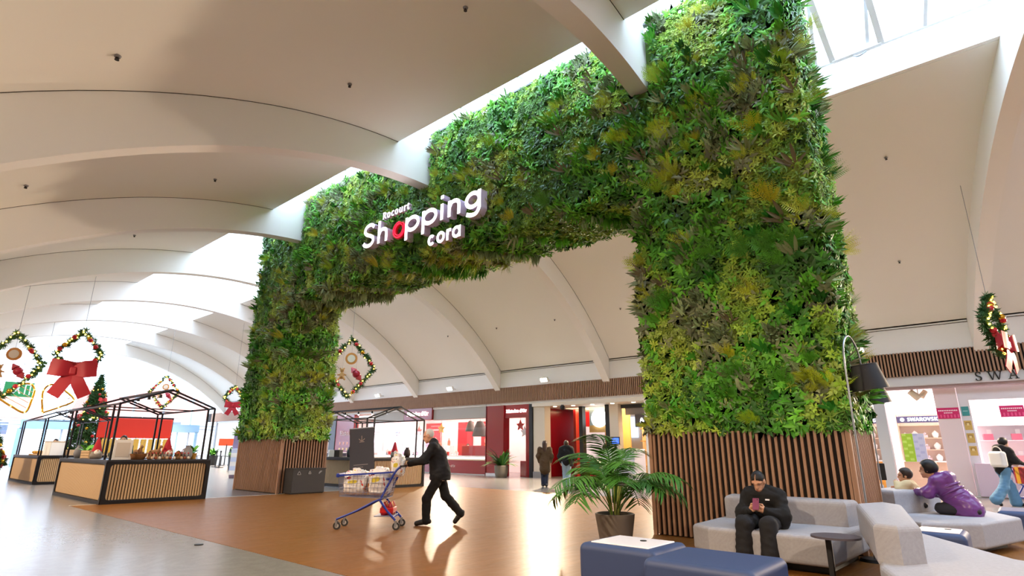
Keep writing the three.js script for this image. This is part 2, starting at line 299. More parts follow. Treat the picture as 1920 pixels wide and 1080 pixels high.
  for (const f of faces) {
    const o = V(...f.o), u = V(...f.u), v = V(...f.v), n = V(...f.n), area = u.length() * v.length();
    const up = f.down ? V(0, 0, 1) : V(0, 1, 0), side = up.clone().cross(n).normalize();
    const basis = new THREE.Matrix4().makeBasis(side, up, n);
    const N = Math.round(area * 270 * (f.thin ?? 1));
    for (let i = 0; i < N; i++) {
      const p = o.clone().addScaledVector(u, r()).addScaledVector(v, r());
      if (f.back && outside(p.x, p.y)) continue;
      if (nearRib(p.x, p.y, p.z)) continue;
      const a = p.x * 0.9 + p.z * 0.7, b = p.y * 0.9, n1 = noise.noise(a, b, 3.3), n2 = noise.noise(a * 1.7 + 9, b * 1.7, 8.1), n3 = noise.noise(a * 0.5 + 4, b * 0.5, 1.2);
      let kind = n1 > 0.22 ? 'fine' : n1 > -0.02 ? 'box' : n2 > 0.12 ? 'strap' : 'leafy';
      if (n2 > 0.42) kind = 'fern'; if (r() < 0.28) kind = ['box', 'leafy', 'fine', 'box'][Math.floor(r() * 4)];
      if ((kind === 'strap' && r() < 0.55) || (kind === 'fern' && r() < 0.7)) kind = 'leafy';
      const q = tints[kind], t = q[Math.min(q.length - 1, Math.floor(Math.max(0, (n2 * 0.9 + n3 * 0.8 + 0.5 + rr(-0.2, 0.2, r))) * q.length))], br = rr(0.5, 1.5, r);
      const s = rr(0.75, 1.35, r) * (f.down ? 1.15 : 1), m = basis.clone();
      m.multiply(new THREE.Matrix4().makeRotationZ(kind === 'strap' || kind === 'fern' ? rr(-0.5, 0.5, r) : r() * 6.28)); m.multiply(new THREE.Matrix4().makeRotationX(rr(-0.35, 0.35, r)));
      m.scale(V(s, s, s)); p.addScaledVector(n, rr(-0.12, 0.06, r)); m.setPosition(p);
      lists[kind + (r() < 0.5 ? 0 : 1)].push([m, [t[0] * br, t[1] * br, t[2] * br]]);
    }
  }
  for (const k in lists) {
    const L = lists[k], im = new THREE.InstancedMesh(kinds[k.slice(0, -1)][+k.slice(-1)], leafMat(0xffffff, 0.42), L.length); im.name = { box: 'small_leaf_foliage', leafy: 'leafy_foliage', fine: 'fine_leaf_foliage', strap: 'strap_leaf_foliage', fern: 'fern_foliage' }[k.slice(0, -1)];
    L.forEach(([m, c], i) => { im.setMatrixAt(i, m); im.setColorAt(i, new THREE.Color().setRGB(...c)); }); im.userData.kind = 'stuff'; im.castShadow = im.receiveShadow = true; gate.add(im);
  }
  // the large single plants that stand out of the planting
  const big = {
    fern_clump: [fernGeo(8, 0.42, r), fernGeo(7, 0.34, r), fernGeo(9, 0.46, r)],
    strap_leaf_clump: [fan(9, 0.42, 0.024, r, 0.5), fan(8, 0.36, 0.03, r, 0.5)],
    broad_leaf_clump: [fan(11, 0.3, 0.03, r, 0.5), fan(10, 0.26, 0.034, r, 0.5)],
  };
  const bigTint = {
    fern_clump: [leafMat(0xbcc41e), leafMat(0x98c01c), leafMat(0xc6c024), leafMat(0x55a024), leafMat(0x4c9422)],
    strap_leaf_clump: [leafMat(0x3f8a24), leafMat(0x93a070), leafMat(0x5aa428), leafMat(0x7d7558)],
    broad_leaf_clump: [leafMat(0x338a24), leafMat(0x52a828), leafMat(0x2a6a22)],
  };
  const areas = [[0, 58], [1, 88], [2, 78], [3, 14], [4, 34], [7, 12]];
  for (const [fi, cnt] of areas) {
    const f = faces[fi], o = V(...f.o), u = V(...f.u), v = V(...f.v), n = V(...f.n), up = f.down ? V(0, 0, 1) : V(0, 1, 0), basis = new THREE.Matrix4().makeBasis(up.clone().cross(n).normalize(), up, n);
    for (let i = 0; i < cnt; i++) {
      const p = o.clone().addScaledVector(u, r()).addScaledVector(v, 0.01 + 0.97 * r()); if (nearRib(p.x, p.y, p.z)) continue;
      const q = r(), kind = q < 0.26 ? 'fern_clump' : q < 0.66 ? 'strap_leaf_clump' : 'broad_leaf_clump';
      const c = M(gate, kind, big[kind][Math.floor(r() * big[kind].length)], bigTint[kind][Math.floor(r() * bigTint[kind].length)]);
      const m = basis.clone().multiply(new THREE.Matrix4().makeRotationZ(rr(-0.6, 0.6, r))), s = rr(0.7, 1.15, r); m.scale(V(s, s, s)); m.setPosition(p.addScaledVector(n, 0.02)); c.applyMatrix4(m);
    }
  }
}
// illuminated sign on the lintel
{
  const s = thing('illuminated_sign', 'white lit letter sign with a red ring on the green lintel', 'sign', [0, 0, GZ + 0.2]);
  const face = glow(0xffffff, 2.6), side = mat(0xe6d2ee, 0.5), redF = glow(0xff1a3c, 1.3), redS = mat(0xa8101f, 0.5);
  // letters drawn as strokes of even width, extruded
  const stroke = (pts, t, closed) => {
    const n = pts.length, L = [], R = [];
    for (let i = 0; i < n; i++) { const a = pts[closed ? (i + n - 1) % n : Math.max(0, i - 1)], b = pts[closed ? (i + 1) % n : Math.min(n - 1, i + 1)], dx = b[0] - a[0], dy = b[1] - a[1], q = Math.hypot(dx, dy) || 1; L.push(new THREE.Vector2(pts[i][0] - dy / q * t / 2, pts[i][1] + dx / q * t / 2)); R.push(new THREE.Vector2(pts[i][0] + dy / q * t / 2, pts[i][1] - dx / q * t / 2)); }
    if (closed) { const sh = new THREE.Shape(R); sh.holes.push(new THREE.Path(L)); return sh; }
    return new THREE.Shape([...L, ...R.reverse()]);
  };
  const smooth = (pts, n = 40) => new THREE.CatmullRomCurve3(pts.map(([x, y]) => V(x, y, 0))).getPoints(n).map((p) => [p.x, p.y]);
  const ringPts = (cx, cy, rx, ry) => Array.from({ length: 36 }, (_, i) => [cx + Math.cos(i / 36 * Math.PI * 2) * rx, cy + Math.sin(i / 36 * Math.PI * 2) * ry]);
  const letter = (ch, w, k, t) => {                                    // k scales the heights
    const X = 0.43 * k, A = 0.66 * k, D = -0.2 * k, h = t / 2, bowl = () => stroke(ringPts(w / 2, X / 2, w / 2 - h, X / 2 - h + 0.01), t, true);
    const arch = (y0) => stroke(smooth([[h, y0], [h, X * 0.5], [w * 0.32, X * 0.9 - h * 0.4], [w * 0.6, X - h], [w - h - w * 0.06, X * 0.8 - h * 0.3], [w - h, X * 0.5], [w - h, X * 0.25], [w - h, 0]]), t);
    switch (ch) {
      case 'S': return [stroke(smooth([[0.90, 0.80], [0.72, 0.92], [0.46, 0.94], [0.2, 0.86], [0.14, 0.7], [0.3, 0.57], [0.6, 0.47], [0.85, 0.35], [0.87, 0.19], [0.7, 0.08], [0.42, 0.06], [0.17, 0.12], [0.06, 0.22]].map(([x, y]) => [x * w, y * 0.7 * k]), 60), t)];
      case 'h': return [stroke([[h, 0], [h, A]], t), arch(0.05)];
      case 'n': return [stroke([[h, 0], [h, X]], t), arch(0.05)];
      case 'p': return [bowl(), stroke([[h, D], [h, X]], t)];
      case 'i': return [stroke([[h, 0], [h, X]], t), stroke([[h, A - t * 0.9], [h, A]], t)];
      case 'g': return [bowl(), stroke([[w - h, X], [w - h, 0]], t), stroke(smooth([[w - h, 0.05], [w - h, -0.03], [w * 0.72, D + h * 0.9], [w * 0.4, D + h * 0.7], [w * 0.12, D + h * 1.7]]), t)];
      case 'a': return [bowl(), stroke([[w - h, X], [w - h, 0]], t)];
      case 'o': return [bowl()];
      case 'c': return [stroke(Array.from({ length: 30 }, (_, i) => { const a = 0.75 + i / 29 * (Math.PI * 2 - 1.5); return [w / 2 + Math.cos(a) * (w / 2 - h), X / 2 + Math.sin(a) * (X / 2 - h)]; }), t)];
      case 'r': return [stroke([[h, 0], [h, X]], t), stroke(smooth([[h, X * 0.4], [w * 0.45, X * 0.85], [w, X - h]]), t)];
    }
  };
  const place = (ch, x0, x1, y, k, t, depth) => M(s, 'letter_' + ch.toLowerCase(), merge(letter(ch, x1 - x0, k, t).map((sh) => new THREE.ExtrudeGeometry(sh, { depth, bevelEnabled: false, curveSegments: 8 }))), side, [x0, y, -depth / 2]);
  const faces2 = (ch, x0, x1, y, k, t, depth, m) => M(m, 'lit_face', merge(letter(ch, x1 - x0, k, t).map((sh) => new THREE.ShapeGeometry(sh))), face, [0, 0, depth + 0.004]);
  for (const [ch, a, b] of [['S', -13.67, -13.1], ['h', -12.95, -12.49], ['p', -11.7, -11.1], ['p', -11.0, -10.39], ['i', -10.27, -10.14], ['n', -9.99, -9.53], ['g', -9.37, -8.82]]) faces2(ch, a, b, 7.03, 1.04, 0.108, 0.22, place(ch, a, b, 7.03, 1.04, 0.108, 0.22));
  for (const [ch, a, b] of [['c', -10.76, -10.48], ['o', -10.42, -10.11], ['r', -10.05, -9.88], ['a', -9.84, -9.53]]) faces2(ch, a, b, 6.43, 0.7, 0.08, 0.15, place(ch, a, b, 6.43, 0.7, 0.08, 0.15));
  { const ring = part(s, 'letter_o', 'red ring letter'), R = 0.29; ring.position.set(-12.05, 7.255, 0); M(ring, 'ring_body', new THREE.TorusGeometry(R * 0.76, R * 0.27, 12, 40), redS, [0, 0, -0.02]).scale.set(1, 0.95, 0.6); for (const [q, w] of [[0.84, 0.07], [0.6, 0.05]]) M(ring, 'ring_light', new THREE.TorusGeometry(R * q, R * w, 8, 40), redF, [0, 0, 0.06]).scale.set(1, 0.95, 1); }
  { let dx = 0; for (const ch of 'Rocourt') { const g = text(ch, 0.215, 0.1); M(s, 'letter_' + ch.toLowerCase(), g, [face, side], [-12.87 + dx, 7.77, -0.05]); dx += font.data.glyphs[ch].ha * 0.215 / font.data.resolution + 0.016; } }
  const l = new THREE.RectAreaLight(0xfff4ff, 1.2, 4.8, 0.7); l.name = 'sign_light'; l.position.set(-11.3, 7.3, GZ + 0.5); l.lookAt(-11.3, 7.3, GZ + 5); scene.add(l);
}
// recycling bin at the foot of the left pillar
{
  const b = thing('recycling_bin', 'low dark grey three slot recycling bin beside the left slat base', 'bin', [-17.42, 0, -10.04]), m = mat(0x2b2b2e, 0.5);
  M(b, 'body', RB(0.5, 0.72, 1.14, 0.02), m, [0, 0.38, 0]); M(b, 'plinth', B(0.44, 0.04, 1.08), MT.black, [0, 0.02, 0]);
  M(b, 'lid', RB(0.52, 0.03, 1.16, 0.01), mat(0x232326, 0.5), [0, 0.75, 0]);
  const sym = mat(0x8e8e90, 0.6);
  M(b, 'recycling_symbol', merge([bar([0.256, 0.58, 0.42], [0.256, 0.68, 0.36], 0.02), bar([0.256, 0.68, 0.36], [0.256, 0.58, 0.3], 0.02), bar([0.256, 0.58, 0.31], [0.256, 0.58, 0.41], 0.02)]), sym);
  M(b, 'drop_symbol', merge([bar([0.256, 0.6, 0.04], [0.256, 0.68, 0], 0.03), bar([0.256, 0.6, -0.04], [0.256, 0.68, 0], 0.03), bar([0.256, 0.6, -0.04], [0.256, 0.6, 0.04], 0.03)]), sym);
  M(b, 'leaf_symbol', merge([bar([0.256, 0.6, -0.32], [0.256, 0.68, -0.42], 0.025), bar([0.256, 0.63, -0.33], [0.256, 0.68, -0.38], 0.02)]), sym);
}
// ---------------------------------------------------------------- shop fronts on the far side
const panel = (parent, name, x0, x1, y0, y1, z, d, m) => M(parent, name, boxAt(x0, x1, y0, y1, z - d / 2, z + d / 2), m);
function shopLight(label, x0, x1, y, z0, z1, color, level, group) {
  const g = thing('shop_ceiling_light', label, 'lamp', [0, 0, 0], 0, group);
  M(g, 'tray', boxAt(x0 - 0.04, x1 + 0.04, y, y + 0.06, z0 - 0.04, z1 + 0.04), MT.white); M(g, 'light_panel', boxAt(x0, x1, y - 0.01, y, z0, z1), glow(color, 1.5));
  const l = new THREE.RectAreaLight(color, level, x1 - x0, z1 - z0); l.name = 'shop_light'; l.position.set((x0 + x1) / 2, y - 0.04, (z0 + z1) / 2); l.lookAt((x0 + x1) / 2, 0, (z0 + z1) / 2); scene.add(l);
}
function signBoard(name, label, category, x, y, z, w, h, draw, ry = 0, group, emissive = 0) {
  const g = thing(name, label, category, [x, y, z], ry, group), t = canvasTex(512, Math.max(64, Math.round(512 * h / w)), draw);
  M(g, 'board', RB(w, h, 0.03, 0.004), MT.white);
  const pl = new THREE.PlaneGeometry(w * 0.99, h * 0.99), m = new THREE.MeshStandardMaterial({ map: t, roughness: 0.5 });
  if (emissive) { m.emissive = new THREE.Color(0xffffff); m.emissiveMap = t; m.emissiveIntensity = emissive; }
  M(g, emissive ? 'screen_print' : 'print', pl, m, [0, 0, 0.017]); return g;
}
{
  const wf = struct('wall_shops', 'shop walls, ceilings and piers behind the fascia');
  M(wf, 'back_wall', boxAt(-60, 22, 0, 5.6, -32.6, -32.3), MT.white);
  M(wf, 'shop_ceiling', boxAt(-60, 22, 3.72, 3.84, -32.4, -23.62), MT.white);
  M(wf, 'partition', boxAt(-40.2, -40, 0, 3.8, -32.3, -23.7), MT.white); M(wf, 'partition', boxAt(-19.25, -19.1, 0, 3.8, -32.3, -24.1), MT.red);
  M(wf, 'partition', boxAt(-5.0, -4.85, 0, 3.8, -32.3, -23.7), MT.white); M(wf, 'partition', boxAt(-12.6, -12.4, 0, 3.8, -32.3, -23.7), MT.white);
  M(wf, 'blank_front', boxAt(-12.4, -5.0, 0, 3.85, -23.9, -23.7), MT.cream); M(wf, 'blank_front', boxAt(1.6, 22, 0, 3.85, -23.9, -23.7), MT.white);
  M(wf, 'beige_wall', boxAt(-60, -44, 0, 3.85, -23.95, -23.7), MT.cream); M(wf, 'beige_pier', boxAt(-44.2, -43.2, 0, 3.85, -23.9, -23.5), MT.cream);
}
// the red jeweller's shop
{
  const f = thing('jewellery_shop_front', 'glossy red jewellery shop front with bright display windows', 'shop front', [0, 0, -23.9]);
  M(f, 'base_panel', boxAt(-34, -22.4, 0.06, 0.78, -0.06, 0.06), MT.red); M(f, 'plinth', boxAt(-34, -22.4, 0, 0.06, -0.05, 0.03), mat(0xcfc9c2, 0.4));
  M(f, 'window_sill', boxAt(-34, -22.4, 0.78, 0.83, -0.3, 0.08), mat(0xd8c8a8, 0.4));
  for (const [a, b] of [[-33.9, -31.1], [-31.05, -28.3], [-28.25, -25.4], [-25.35, -22.45]]) M(f, 'glass_pane', boxAt(a, b, 0.85, 3.06, 0.0, 0.008), MT.glass);
  M(f, 'red_column', RB(1.3, 3.84, 0.5, 0.02), MT.red, [-21.75, 1.92, 0]); M(f, 'column_edge', boxAt(-22.42, -22.36, 0, 3.84, 0.25, 0.28), mat(0x6a0a14, 0.3));
  M(f, 'column_foot', boxAt(-22.4, -21.1, 0, 0.14, 0.25, 0.275), mat(0xd9d9dc, 0.4));
  M(f, 'shutter_box', RB(4.55, 0.76, 0.4, 0.03), mat(0xa9a39b, 0.5), [-24.72, 3.47, 0]); M(f, 'shutter_box', RB(3.2, 0.76, 0.4, 0.03), mat(0xa9a39b, 0.5), [-31.4, 3.47, 0]);
  M(f, 'sign_box', RB(2.7, 0.9, 0.3, 0.02), MT.red, [-28.25, 3.56, 0.2]);
  M(f, 'side_column', RB(2.2, 3.84, 0.4, 0.02), MT.red, [-36.4, 1.92, 0]); M(f, 'grey_column', RB(0.8, 3.84, 0.5, 0.02), mat(0x4c525a, 0.4), [-37.9, 1.92, 0]);
  M(f, 'entrance_frame', boxAt(-21.1, -19.35, 3.02, 3.84, -0.15, 0.15), MT.red); M(f, 'entrance_post', boxAt(-19.65, -19.4, 0, 3.05, -0.1, 0.1), MT.red);
  M(f, 'entrance_window', boxAt(-21.08, -19.66, 0.06, 3.0, -0.04, -0.03), MT.glass); M(f, 'entrance_base', boxAt(-20.2, -19.65, 0, 0.8, -0.25, -0.1), MT.red);
  M(f, 'dark_post', boxAt(-19.35, -19.12, 0, 3.7, -0.2, 0.2), MT.black);
  const lt = (str, x, y, z, size, ff = font) => { const p = part(f, 'sign_lettering', 'white lit letters'); let dx = 0; for (const ch of str) { const gl = ff.data.glyphs[ch]; if (ch !== ' ') M(p, 'letter_light', text(ch, size, 0.04, ff), glow(0xffffff, 3), [x + dx, y, z]); dx += gl.ha * size / ff.data.resolution; } };
  lt("Histoire d'Or", -29.25, 3.38, 0.36, 0.24, fontSerif); lt("Histoire d'Or", -20.98, 3.3, 0.16, 0.17, fontSerif);
  const small = part(f, 'base_lettering', 'small pale letters'); M(small, 'lettering', text("Histoire d'Or", 0.13, 0.01, fontSerif), mat(0xe8c8c0, 0.5), [-26.1, 0.38, 0.062]);
  const tall = part(f, 'column_lettering', 'white letters and coloured icons'); M(tall, 'lettering', text('Histoire', 0.3, 0.02, fontSerif), mat(0xf0dcd8, 0.5), [-36.9, 2.3, 0.205]);
  for (let i = 0; i < 3; i++) for (let j = 0; j < 2; j++) M(tall, 'icon', RB(0.16, 0.2, 0.02, 0.02), mat(j ? 0xffd9a0 : 0xf0b0a0, 0.5), [-36.85 + i * 0.45, 1.75 - j * 0.4, 0.21]);
  // inside
  const w = struct('wall_red_shop', 'back walls of the red shop'); M(w, 'red_back', boxAt(-40, -19.3, 0, 3.75, -28.7, -28.5), mat(0xf0d6d2, 0.6));
  for (const [a, b] of [[-33, -31.4], [-29.6, -28.2], [-27.2, -25.9]]) M(w, 'red_panel', boxAt(a, b, 0.8, 3.2, -28.5, -28.4), MT.redMatt);
  for (let i = 0; i < 3; i++) shopLight('bright ceiling light inside the red jewellery shop', -38.6 + i * 6.4, -33.4 + i * 6.4, 3.68, -27.9, -24.6, 0xffe6e0, 3.2, 'ceiling lights of the red shop');
  const goods = (x0, x1, n) => { for (let i = 0; i < n; i++) { const x = x0 + (x1 - x0) * (i + 0.5) / n; const t = i % 4; const g = thing(['ring_display', 'necklace_bust', 'watch_stand', 'gift_box'][t], ['small white ring display on the lit window counter', 'white necklace bust on the lit window counter', 'small watch stand on the lit window counter', 'small red gift box on the lit window counter'][t], ['display', 'bust', 'stand', 'box'][t], [x, 1.021, -24.5 + rr(-0.08, 0.1)], rr(-0.4, 0.4), 'jewellery in the red shop windows');
    if (t === 0) { M(g, 'base', CY(0.07, 0.09, 0.05), MT.white, [0, 0.025, 0]); M(g, 'cone', CY(0.012, 0.045, 0.16), MT.white, [0, 0.13, 0]); M(g, 'ring', new THREE.TorusGeometry(0.035, 0.007, 6, 16), mat(0xe0b040, 0.2, { metal: 1 }), [0, 0.13, 0], [1.4, 0, 0]); }
    else if (t === 1) { M(g, 'bust', lathe([[0.09, 0], [0.11, 0.08], [0.12, 0.16], [0.05, 0.24], [0.04, 0.3], [0.0, 0.31]]), MT.white).scale.z = 0.6; M(g, 'necklace', new THREE.TorusGeometry(0.075, 0.008, 6, 18), mat(0xd8a040, 0.25, { metal: 1 }), [0, 0.17, 0.04], [0.5, 0, 0]); }
    else if (t === 2) { M(g, 'base', RB(0.14, 0.05, 0.12, 0.01), mat(0x333338, 0.5), [0, 0.025, 0]); M(g, 'watch_strap', new THREE.TorusGeometry(0.05, 0.014, 8, 18), mat(0x3b2a22, 0.6), [0, 0.1, 0]); M(g, 'watch_face', CY(0.032, 0.032, 0.015), mat(0xe8e8f0, 0.3), [0, 0.1, 0.055], [Math.PI / 2, 0, 0]); }
    else { M(g, 'box', RB(0.2, 0.16, 0.16, 0.01), MT.redMatt, [0, 0.08, 0]); M(g, 'lid', RB(0.21, 0.05, 0.17, 0.01), MT.redMatt, [0, 0.185, 0]); M(g, 'ribbon', B(0.03, 0.215, 0.175), mat(0xf2e6d0, 0.5), [0, 0.106, 0]); } } };
  const ct = thing('display_counter', 'long white lit display counter behind the red shop windows', 'counter', [0, 0, -24.55]);
  M(ct, 'counter_top', boxAt(-33.8, -22.5, 0.96, 1.02, -0.45, 0.25), MT.white); M(ct, 'light_strip', boxAt(-33.8, -22.5, 0.86, 0.95, 0.2, 0.24), glow(0xfff1ee, 1.6)); M(ct, 'counter_body', boxAt(-33.8, -22.5, 0.0, 0.95, -0.4, 0.15), MT.white);
  goods(-33.4, -25.5, 22); goods(-22.95, -22.6, 1);
  for (const x of [-24.6, -23.5]) { const g = thing('red_gift_cube', x < -24 ? 'large red cube in the shop window, left of two under the paper bell' : 'large red cube in the shop window, right of two under the paper bell', 'box', [x, 1.021, -24.55]); M(g, 'box', RB(0.9, 0.5, 0.34, 0.02), MT.redMatt, [0, 0.25, 0]); M(g, 'lid', RB(0.94, 0.08, 0.38, 0.02), mat(0xc01824, 0.5), [0, 0.53, 0]); }
  const hang = (name, label, cat, x, y, z, build, grp) => { const g = thing(name, label, cat, [x, y, z], 0, grp); M(g, 'hanging_cord', B(0.012, 3.72 - y, 0.012), MT.grey, [0, (3.72 - y) / 2, 0]); build(g); };
  const star = (R, d) => { const s = new THREE.Shape(); for (let i = 0; i < 10; i++) { const a = Math.PI / 2 + i * Math.PI / 5, q = i % 2 ? R * 0.45 : R; s[i ? 'lineTo' : 'moveTo'](Math.cos(a) * q, Math.sin(a) * q); } return new THREE.ExtrudeGeometry(s, { depth: d, bevelEnabled: true, bevelSize: 0.01, bevelThickness: 0.01, bevelSegments: 1 }); };
  hang('paper_bell', 'dark grey bell shaped lampshade hanging in the shop window', 'bell', -23.6, 2.1, -24.4, (g) => M(g, 'bell_shell', lathe([[0.46, 0], [0.44, 0.1], [0.32, 0.55], [0.18, 0.85], [0, 0.88]]), mat(0x6b625c, 0.7)));
  hang('paper_bell', 'smaller grey bell ornament beside the big bell in the shop window', 'bell', -24.5, 2.4, -24.5, (g) => M(g, 'bell_shell', lathe([[0.3, 0], [0.28, 0.1], [0.2, 0.4], [0.1, 0.6], [0, 0.62]]), mat(0x7d7266, 0.7)));
  [[-26.9, 2.6, 0xe9b93a, 'gold'], [-31.2, 2.4, 0xd8d8e8, 'silver'], [-29.0, 2.5, 0xf08a7a, 'pink'], [-20.5, 2.65, 0xc81824, 'red'], [-20.2, 2.3, 0xe8e8ee, 'white']].forEach(([x, y, c, n]) => hang('hanging_star', n + ' paper star hanging in the red shop window', 'star', x, y, -24.4, (g) => M(g, 'star_body', star(0.28, 0.06), mat(c, 0.5))));
  [[-28.4, 1.45], [-27.6, 1.6], [-30.2, 1.5], [-32.2, 1.55]].forEach(([x, h], i) => { const g = thing('display_pillar', ['white display pillar with bottle in the red shop, left of the gold star', 'white display pillar nearest the gold star in the red shop', 'white display pillar in the middle red shop window', 'white display pillar in the leftmost red shop window'][i], 'pillar', [x, 0, -25.7]); M(g, 'plinth', RB(0.5, h, 0.4, 0.02), MT.white, [0, h / 2, 0]); M(g, 'bottle', lathe([[0, 0], [0.09, 0], [0.09, 0.28], [0.03, 0.36], [0.03, 0.46], [0, 0.46]]), mat(0xd88a70, 0.3), [0, h, 0]); });
  const sec = (x, label) => signBoard('poster', label, 'poster', x, 2.0, -26.6, 1.0, 1.8, (c, W, H) => { c.fillStyle = '#c21a20'; c.fillRect(0, 0, W, H); c.fillStyle = '#f2b090'; c.beginPath(); c.ellipse(W / 2, H * 0.55, W * 0.2, H * 0.13, 0, 0, 7); c.fill(); c.fillStyle = '#f3c9b8'; for (let k = 0; k < 7; k++) c.fillRect(90 + k * 48, H * 0.12, 34, 40); c.fillStyle = '#e8a83a'; c.fillRect(W * 0.3, H * 0.68, W * 0.4, H * 0.2); });
  sec(-29.9, 'red poster with a face in the window under the red sign box'); sec(-25.1, 'red and gold poster behind the seller in the red shop');
}
// pier, corridor and the two small shops to the right of the red one
{
  const f = thing('corridor_front', 'cream piers and soffit around the recessed shop corridor', 'shop front', [0, 0, -23.9]);
  M(f, 'cream_pier', RB(0.75, 3.8, 0.5, 0.01), MT.cream, [-18.72, 1.9, -0.1]); M(f, 'pier_base', boxAt(-19.1, -18.34, 0, 0.3, 0.15, 0.2), MT.grey);
  M(f, 'black_post', boxAt(-17.0, -16.78, 0, 3.6, -1.3, -1.0), MT.black); M(f, 'cream_pier', RB(0.5, 3.6, 0.4, 0.01), MT.cream, [-14.75, 1.8, -0.9]); M(f, 'black_post', boxAt(-15.3, -15.05, 0, 3.6, -1.1, -0.8), MT.black);
  M(f, 'soffit', boxAt(-19.1, -12.4, 3.55, 3.84, -8, 0.25), mat(0xe9dfd0, 0.6));
  M(f, 'black_header', boxAt(-15.05, -12.5, 3.35, 3.52, -1.2, -1.0), MT.black);
  for (let i = 0; i < 5; i++) { M(f, 'downlight', CY(0.1, 0.1, 0.02, 16), glow(0xfff0dc, 4), [-18 + i * 1.15, 3.54, -0.3]); }
  M(f, 'end_window', boxAt(-18.3, -17.0, 2.1, 3.3, -7.2, -7.1), glow(0xcfe0ff, 1.2)); M(f, 'end_wall', boxAt(-19.1, -12.4, 0, 3.6, -7.6, -7.3), MT.cream);
  M(f, 'red_return', boxAt(-17.9, -17.75, 0, 3.5, -5, -1.8), MT.red); M(f, 'red_return_window', boxAt(-17.74, -17.7, 0.9, 2.6, -4.6, -2.2), glow(0xffe0dc, 0.6));
  shopLight('warm ceiling light in the recessed corridor shops', -18.2, -13, 3.52, -27.4, -25.4, 0xffdca8, 6, 'corridor shop lights');
  const cam = thing('dome_camera', 'small black dome security camera under the soffit', 'camera', [-17.05, 3.52, -23.55]); M(cam, 'mount', CY(0.07, 0.07, 0.08), MT.grey, [0, 0, 0]); M(cam, 'dome', SP(0.13), MT.black, [0, -0.1, 0]);
  // shop with a round lit sign
  const s2 = thing('clothing_shop_front', 'small warm lit clothing shop with a round white sign', 'shop front', [0, 0, -25.6]);
  M(s2, 'round_sign', CY(0.45, 0.45, 0.1, 32), glow(0xffffff, 3), [-16.15, 2.95, 0.1], [Math.PI / 2, 0, 0]); M(s2, 'sign_panel', boxAt(-16.8, -15.3, 2.6, 3.5, -0.05, 0.02), mat(0x8fa0a8, 0.4));
  M(s2, 'header', boxAt(-16.8, -15.3, 2.25, 2.6, -0.05, 0.05), mat(0xd0a868, 0.5)); M(s2, 'jamb', boxAt(-15.6, -15.3, 0, 2.6, -0.05, 0.05), mat(0xd8b078, 0.5)); M(s2, 'floor_sill', boxAt(-16.8, -15.3, 0, 0.1, -0.05, 0.05), MT.black);
  M(s2, 'rear_wall', boxAt(-16.8, -15.3, 0, 3.5, -1.6, -1.5), mat(0xe6b868, 0.6)); M(s2, 'glass_pane', boxAt(-16.78, -15.62, 0.1, 2.25, 0, 0.008), MT.glass);
  for (let i = 0; i < 5; i++) { const g = thing('hanging_garment', ['dark jacket on the rail of the warm lit shop', 'grey coat on the rail of the warm lit shop', 'black coat on the rail of the warm lit shop', 'tan bag shaped garment on the rail of the warm lit shop', 'navy jacket on the rail of the warm lit shop'][i], 'garment', [-16.6 + i * 0.26, 1.0, -26.6]); M(g, 'fabric', lathe([[0.125, 0], [0.12, 0.3], [0.115, 0.55], [0.04, 0.66], [0, 0.67]], 12), mat([0x1d2028, 0x6e6a66, 0x16161a, 0xc9924a, 0x1c2440][i], 0.8)).scale.z = 0.5; M(g, 'hanger', new THREE.TorusGeometry(0.04, 0.008, 6, 12), MT.metal, [0, 0.7, 0]); }
  for (let i = 0; i < 3; i++) { const g = thing('cardboard_box', ['tan box stacked in the warm lit shop window, lowest', 'tan box stacked in the warm lit shop window, upper', 'small tan box at the glass of the warm lit shop'][i], 'box', [[-16.3, 0.0, -26.0], [-16.28, 0.425, -26.0], [-15.83, 0.0, -25.9]][i]); M(g, 'carton', RB(0.4, 0.42, 0.3, 0.01), mat(0xd79a3c, 0.7), [0, 0.21, 0]); M(g, 'tape', B(0.06, 0.425, 0.305), mat(0xb87a28, 0.5), [0, 0.211, 0]); }
  const s3 = thing('corner_shop_front', 'small corner shop with a dark sign panel and gold shelves', 'shop front', [0, 0, -25.3]);
  M(s3, 'sign_panel', RB(1.3, 0.6, 0.12, 0.02), mat(0x5a565c, 0.5), [-13.25, 2.75, 0.1]); const lp = part(s3, 'sign_lettering', 'white lit script'); M(lp, 'letter_light', tube([[-13.6, 2.68, 0.18], [-13.52, 2.86, 0.18], [-13.45, 2.7, 0.18], [-13.36, 2.8, 0.18], [-13.28, 2.7, 0.18], [-13.2, 2.8, 0.18], [-13.12, 2.7, 0.18], [-13.02, 2.86, 0.18], [-12.98, 2.7, 0.18]], 0.028, 60), glow(0xffffff, 3));
  M(s3, 'header', boxAt(-14.5, -12.5, 3.05, 3.5, -0.1, 0), mat(0x9d9ba0, 0.5)); M(s3, 'rear_wall', boxAt(-14.5, -12.5, 0, 3.5, -1.7, -1.6), mat(0xecc898, 0.6));
  for (let i = 0; i < 4; i++) M(s3, 'shelf', boxAt(-14.4, -12.6, 0.6 + i * 0.6, 0.64 + i * 0.6, -1.6, -1.2), mat(0xd8a448, 0.5)); M(s3, 'light_box', boxAt(-14.2, -13.3, 1.5, 2.4, -1.58, -1.55), glow(0xfff4e4, 1.6)); M(s3, 'glass_pane', boxAt(-14.5, -12.55, 0.1, 3.0, 0.0, 0.008), MT.glass);
  const k = thing('white_counter', 'plain white counter beside the right green pillar', 'counter', [-12.0, 0, -20.6]); M(k, 'counter_body', RB(1.5, 1.25, 0.9, 0.03), mat(0xd6d0dc, 0.5), [0, 0.78, 0]); M(k, 'plinth', B(1.4, 0.16, 0.8), mat(0x6a5a50, 0.6), [0, 0.08, 0]);
